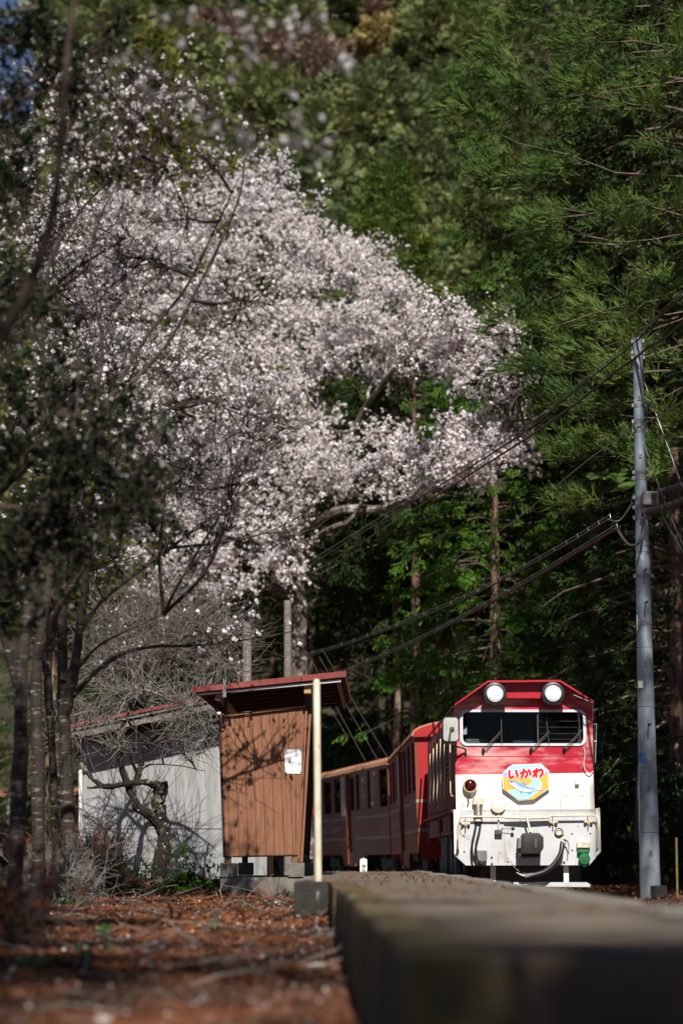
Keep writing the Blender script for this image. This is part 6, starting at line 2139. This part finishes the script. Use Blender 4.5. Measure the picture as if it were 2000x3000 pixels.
def sapling(label, px, py, d, hs, seed):
    q = P(px, py, d)
    zb = gz(q.x, d)
    t = thing('cypress_sapling', label, 'sapling', (q.x, d, zb), 0, 'young cypress saplings')
    rr = np.random.default_rng(seed)
    mb_ = MB()
    pos, dr, sz = [], [], []
    for (dx, hpx) in hs:
        h = hpx * d / FP
        b0 = np.array([q.x + dx * d / FP * .4, d, zb - .03])
        top = np.array([q.x + dx * d / FP, d - .05, zb + h])
        mb_.tube([Vector(b0), Vector((b0 + top) / 2), Vector(top)], [.007, .005, .002], 5)
        n_ = int(20 + hpx * .2)
        tt = rr.uniform(.08, 1, n_)
        c = b0 + (top - b0) * tt[:, None]
        a = rr.uniform(0, 6.283, n_)
        dv = np.stack([np.cos(a), np.sin(a), rr.normal(.15, .3, n_)], 1)
        pos.append(c)
        dr.append(dv)
        sz.append(.27 * (1.25 - tt) * rr.uniform(.7, 1.2, n_))
    mb_.build('stem', M['twig_dark'], t)
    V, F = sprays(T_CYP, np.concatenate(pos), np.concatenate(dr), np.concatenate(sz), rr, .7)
    mesh_np('crown', V, [F], M['cypress_bright'], t)


sapling('young green cypress saplings beside the gnarled plum trunk', 535, 2610, 28.4, [(15, 150), (-25, 125), (45, 60), (-5, 70), (60, 40), (-40, 50)], 311)
sapling('low green cypress seedling left of the shelter footing', 590, 2605, 27.8, [(0, 45), (-20, 30), (15, 25)], 312)

# understorey shrubs in the wood
UG = 'understorey shrubs in the dark wood'
sh = twig_bush('understorey_shrub', 'glossy green shrub above the coach roof', 1050, 2300, 66, 90, 120, 60, M['twig_dark'], 321, .006, M['shrub_leaf'], 1500, T_LEAF, .2)
sh['group'] = UG
sh2 = twig_bush('understorey_shrub', 'olive leafed shrub in the wood right of the shelter roof', 1085, 2200, 68, 110, 190, 60, M['twig_dark'], 322, .007, M['olive_leaf'], 1100, T_LEAF, .2)
sh2['group'] = UG
for (px, z, src, lab, s_) in ((980, 70, sh2, 'olive shrub behind the shelter roof edge', 1.2), (1190, 72, sh2, 'olive shrub between the trunks left of the mirror', 1.0), (1790, 52, sh2, 'olive shrub between locomotive and pole', 1.0), (1845, 58, sh, 'green shrub left of the pole foot', 1.1), (1960, 50, sh2, 'olive shrub right of the pole', 1.3),
                              (1700, 64, sh, 'green shrub behind the aerial of the locomotive', 1.3), (1420, 72, sh2, 'olive shrub behind the cab roof', 1.5), (1330, 70, sh, 'green shrub behind the left headlight', 1.3), (1985, 44, sh, 'green shrub at the right edge behind the stake', .8), (760, 66, sh2, 'olive shrub behind the blossoms over the shelter', 1.4)):
    place_copy(sh2 if src is sh2 else sh, lab, ((px - 1000) / FP * z, z), s_, random.uniform(0, 6.28), UG)

# trees beside and behind the camera whose shade falls on the foreground
SG = 'trees around the photographer that shade the foreground'
sp = conifer('forest_conifer', 'conifer beside the platform, out of frame, shading the foreground', (3.8, -3.5), 14, 5.2, 2.7, 70, T_CYP_S, .55, M['cypress'], 35, 5, trunk_r=.15, group=SG, shape=.4, droop=.25, clump=1.0, crad=.22, inner=.3)
for (x, y, s_, a, lab) in ((-1.9, -5.0, 1.0, 2.0, 'conifer behind the camera shading the near litter'), (.5, -8.0, 1.1, 3.0, 'conifer behind the camera shading the platform end'), (-4.4, -1.0, 1.0, .5, 'conifer left of the camera shading the evergreen'), (-2.3, 3.4, 1.1, 2.2, 'conifer left of the camera shading the evergreen and litter'), (-3.6, 5.6, 1.0, .9, 'conifer left of the frame shading the litter'),
                           (6.6, 24.5, .82, 4.6, 'conifer right of the frame shading the lower cedar boughs'), (9.0, 36, 1.3, 5.0, 'conifer right of the big cedar out of frame'), (6.9, 26.2, .82, 1.6, 'second conifer right of the frame shading the lower cedar boughs'), (8.2, 23.5, .82, 3.1, 'third conifer right of the frame shading the lower cedar boughs')):
    c = place_copy(fb if ('litter' in lab or 'cedar boughs' in lab) else sp, lab, (x, y), s_, a, SG)
    if 'cedar boughs' in lab:
        c.scale = (.85, .85, 1.1)
c = place_copy(fb, 'slim conifer right of the frame shading the utility pole', (4.95, 20.5), 1.0, 4.0, SG)
c.scale = (.42, .42, 1.32)

# small things on the litter: fallen twigs, petals, weeds
rg = np.random.default_rng(404)


def on_ground(n, xr, yr):
    X = rg.uniform(*xr, n)
    Y = rg.uniform(*yr, n)
    X = np.minimum(X, np.where(Y < 19.35, .1 - .0155 * Y, np.where(Y < 26, -.45, -1.4)))
    return np.stack([X, Y, ground_z(X, Y) + .03], 1)


p = on_ground(420, (-3.2, .1), (7, 32))
a = rg.uniform(0, 6.283, len(p))
V, F, _ = twig_chains(p, np.stack([np.cos(a), np.sin(a), rg.normal(0, .12, len(p))], 1), rg.uniform(.12, .6, len(p)), 3, .006, .003, rg, .25)
o = mesh_np('fallen_twigs', V, [F], M['twig_grey'])
tag(o, 'thin fallen twigs lying over the needle litter', 'twigs', kind='stuff')
p = on_ground(900, (-3.2, .1), (6, 32))
V, F = inst(*t_flower(rg, 2), p + np.array([0, 0, .01]), frames(rg.normal(0, 1, p.shape)), rg.uniform(.012, .022, len(p)))
o = mesh_np('fallen_petals', V, [F], M['petal_white'])
tag(o, 'pale fallen cherry petals dotted over the litter', 'petals', kind='stuff')
ctr = on_ground(26, (-2.8, .0), (8, 31))
p = np.repeat(ctr, 7, 0) + rg.normal(0, .05, (26 * 7, 3)) * np.array([1, 1, 0])
V, F = sprays(T_LEAF, p, rg.normal(0, .5, p.shape) + np.array([0, 0, .8]), rg.uniform(.04, .09, len(p)), rg, 3.0)
o = mesh_np('weeds', V, [F], M['shrub_leaf'])
tag(o, 'small green weeds sprouting through the needle litter', 'weeds', kind='stuff')
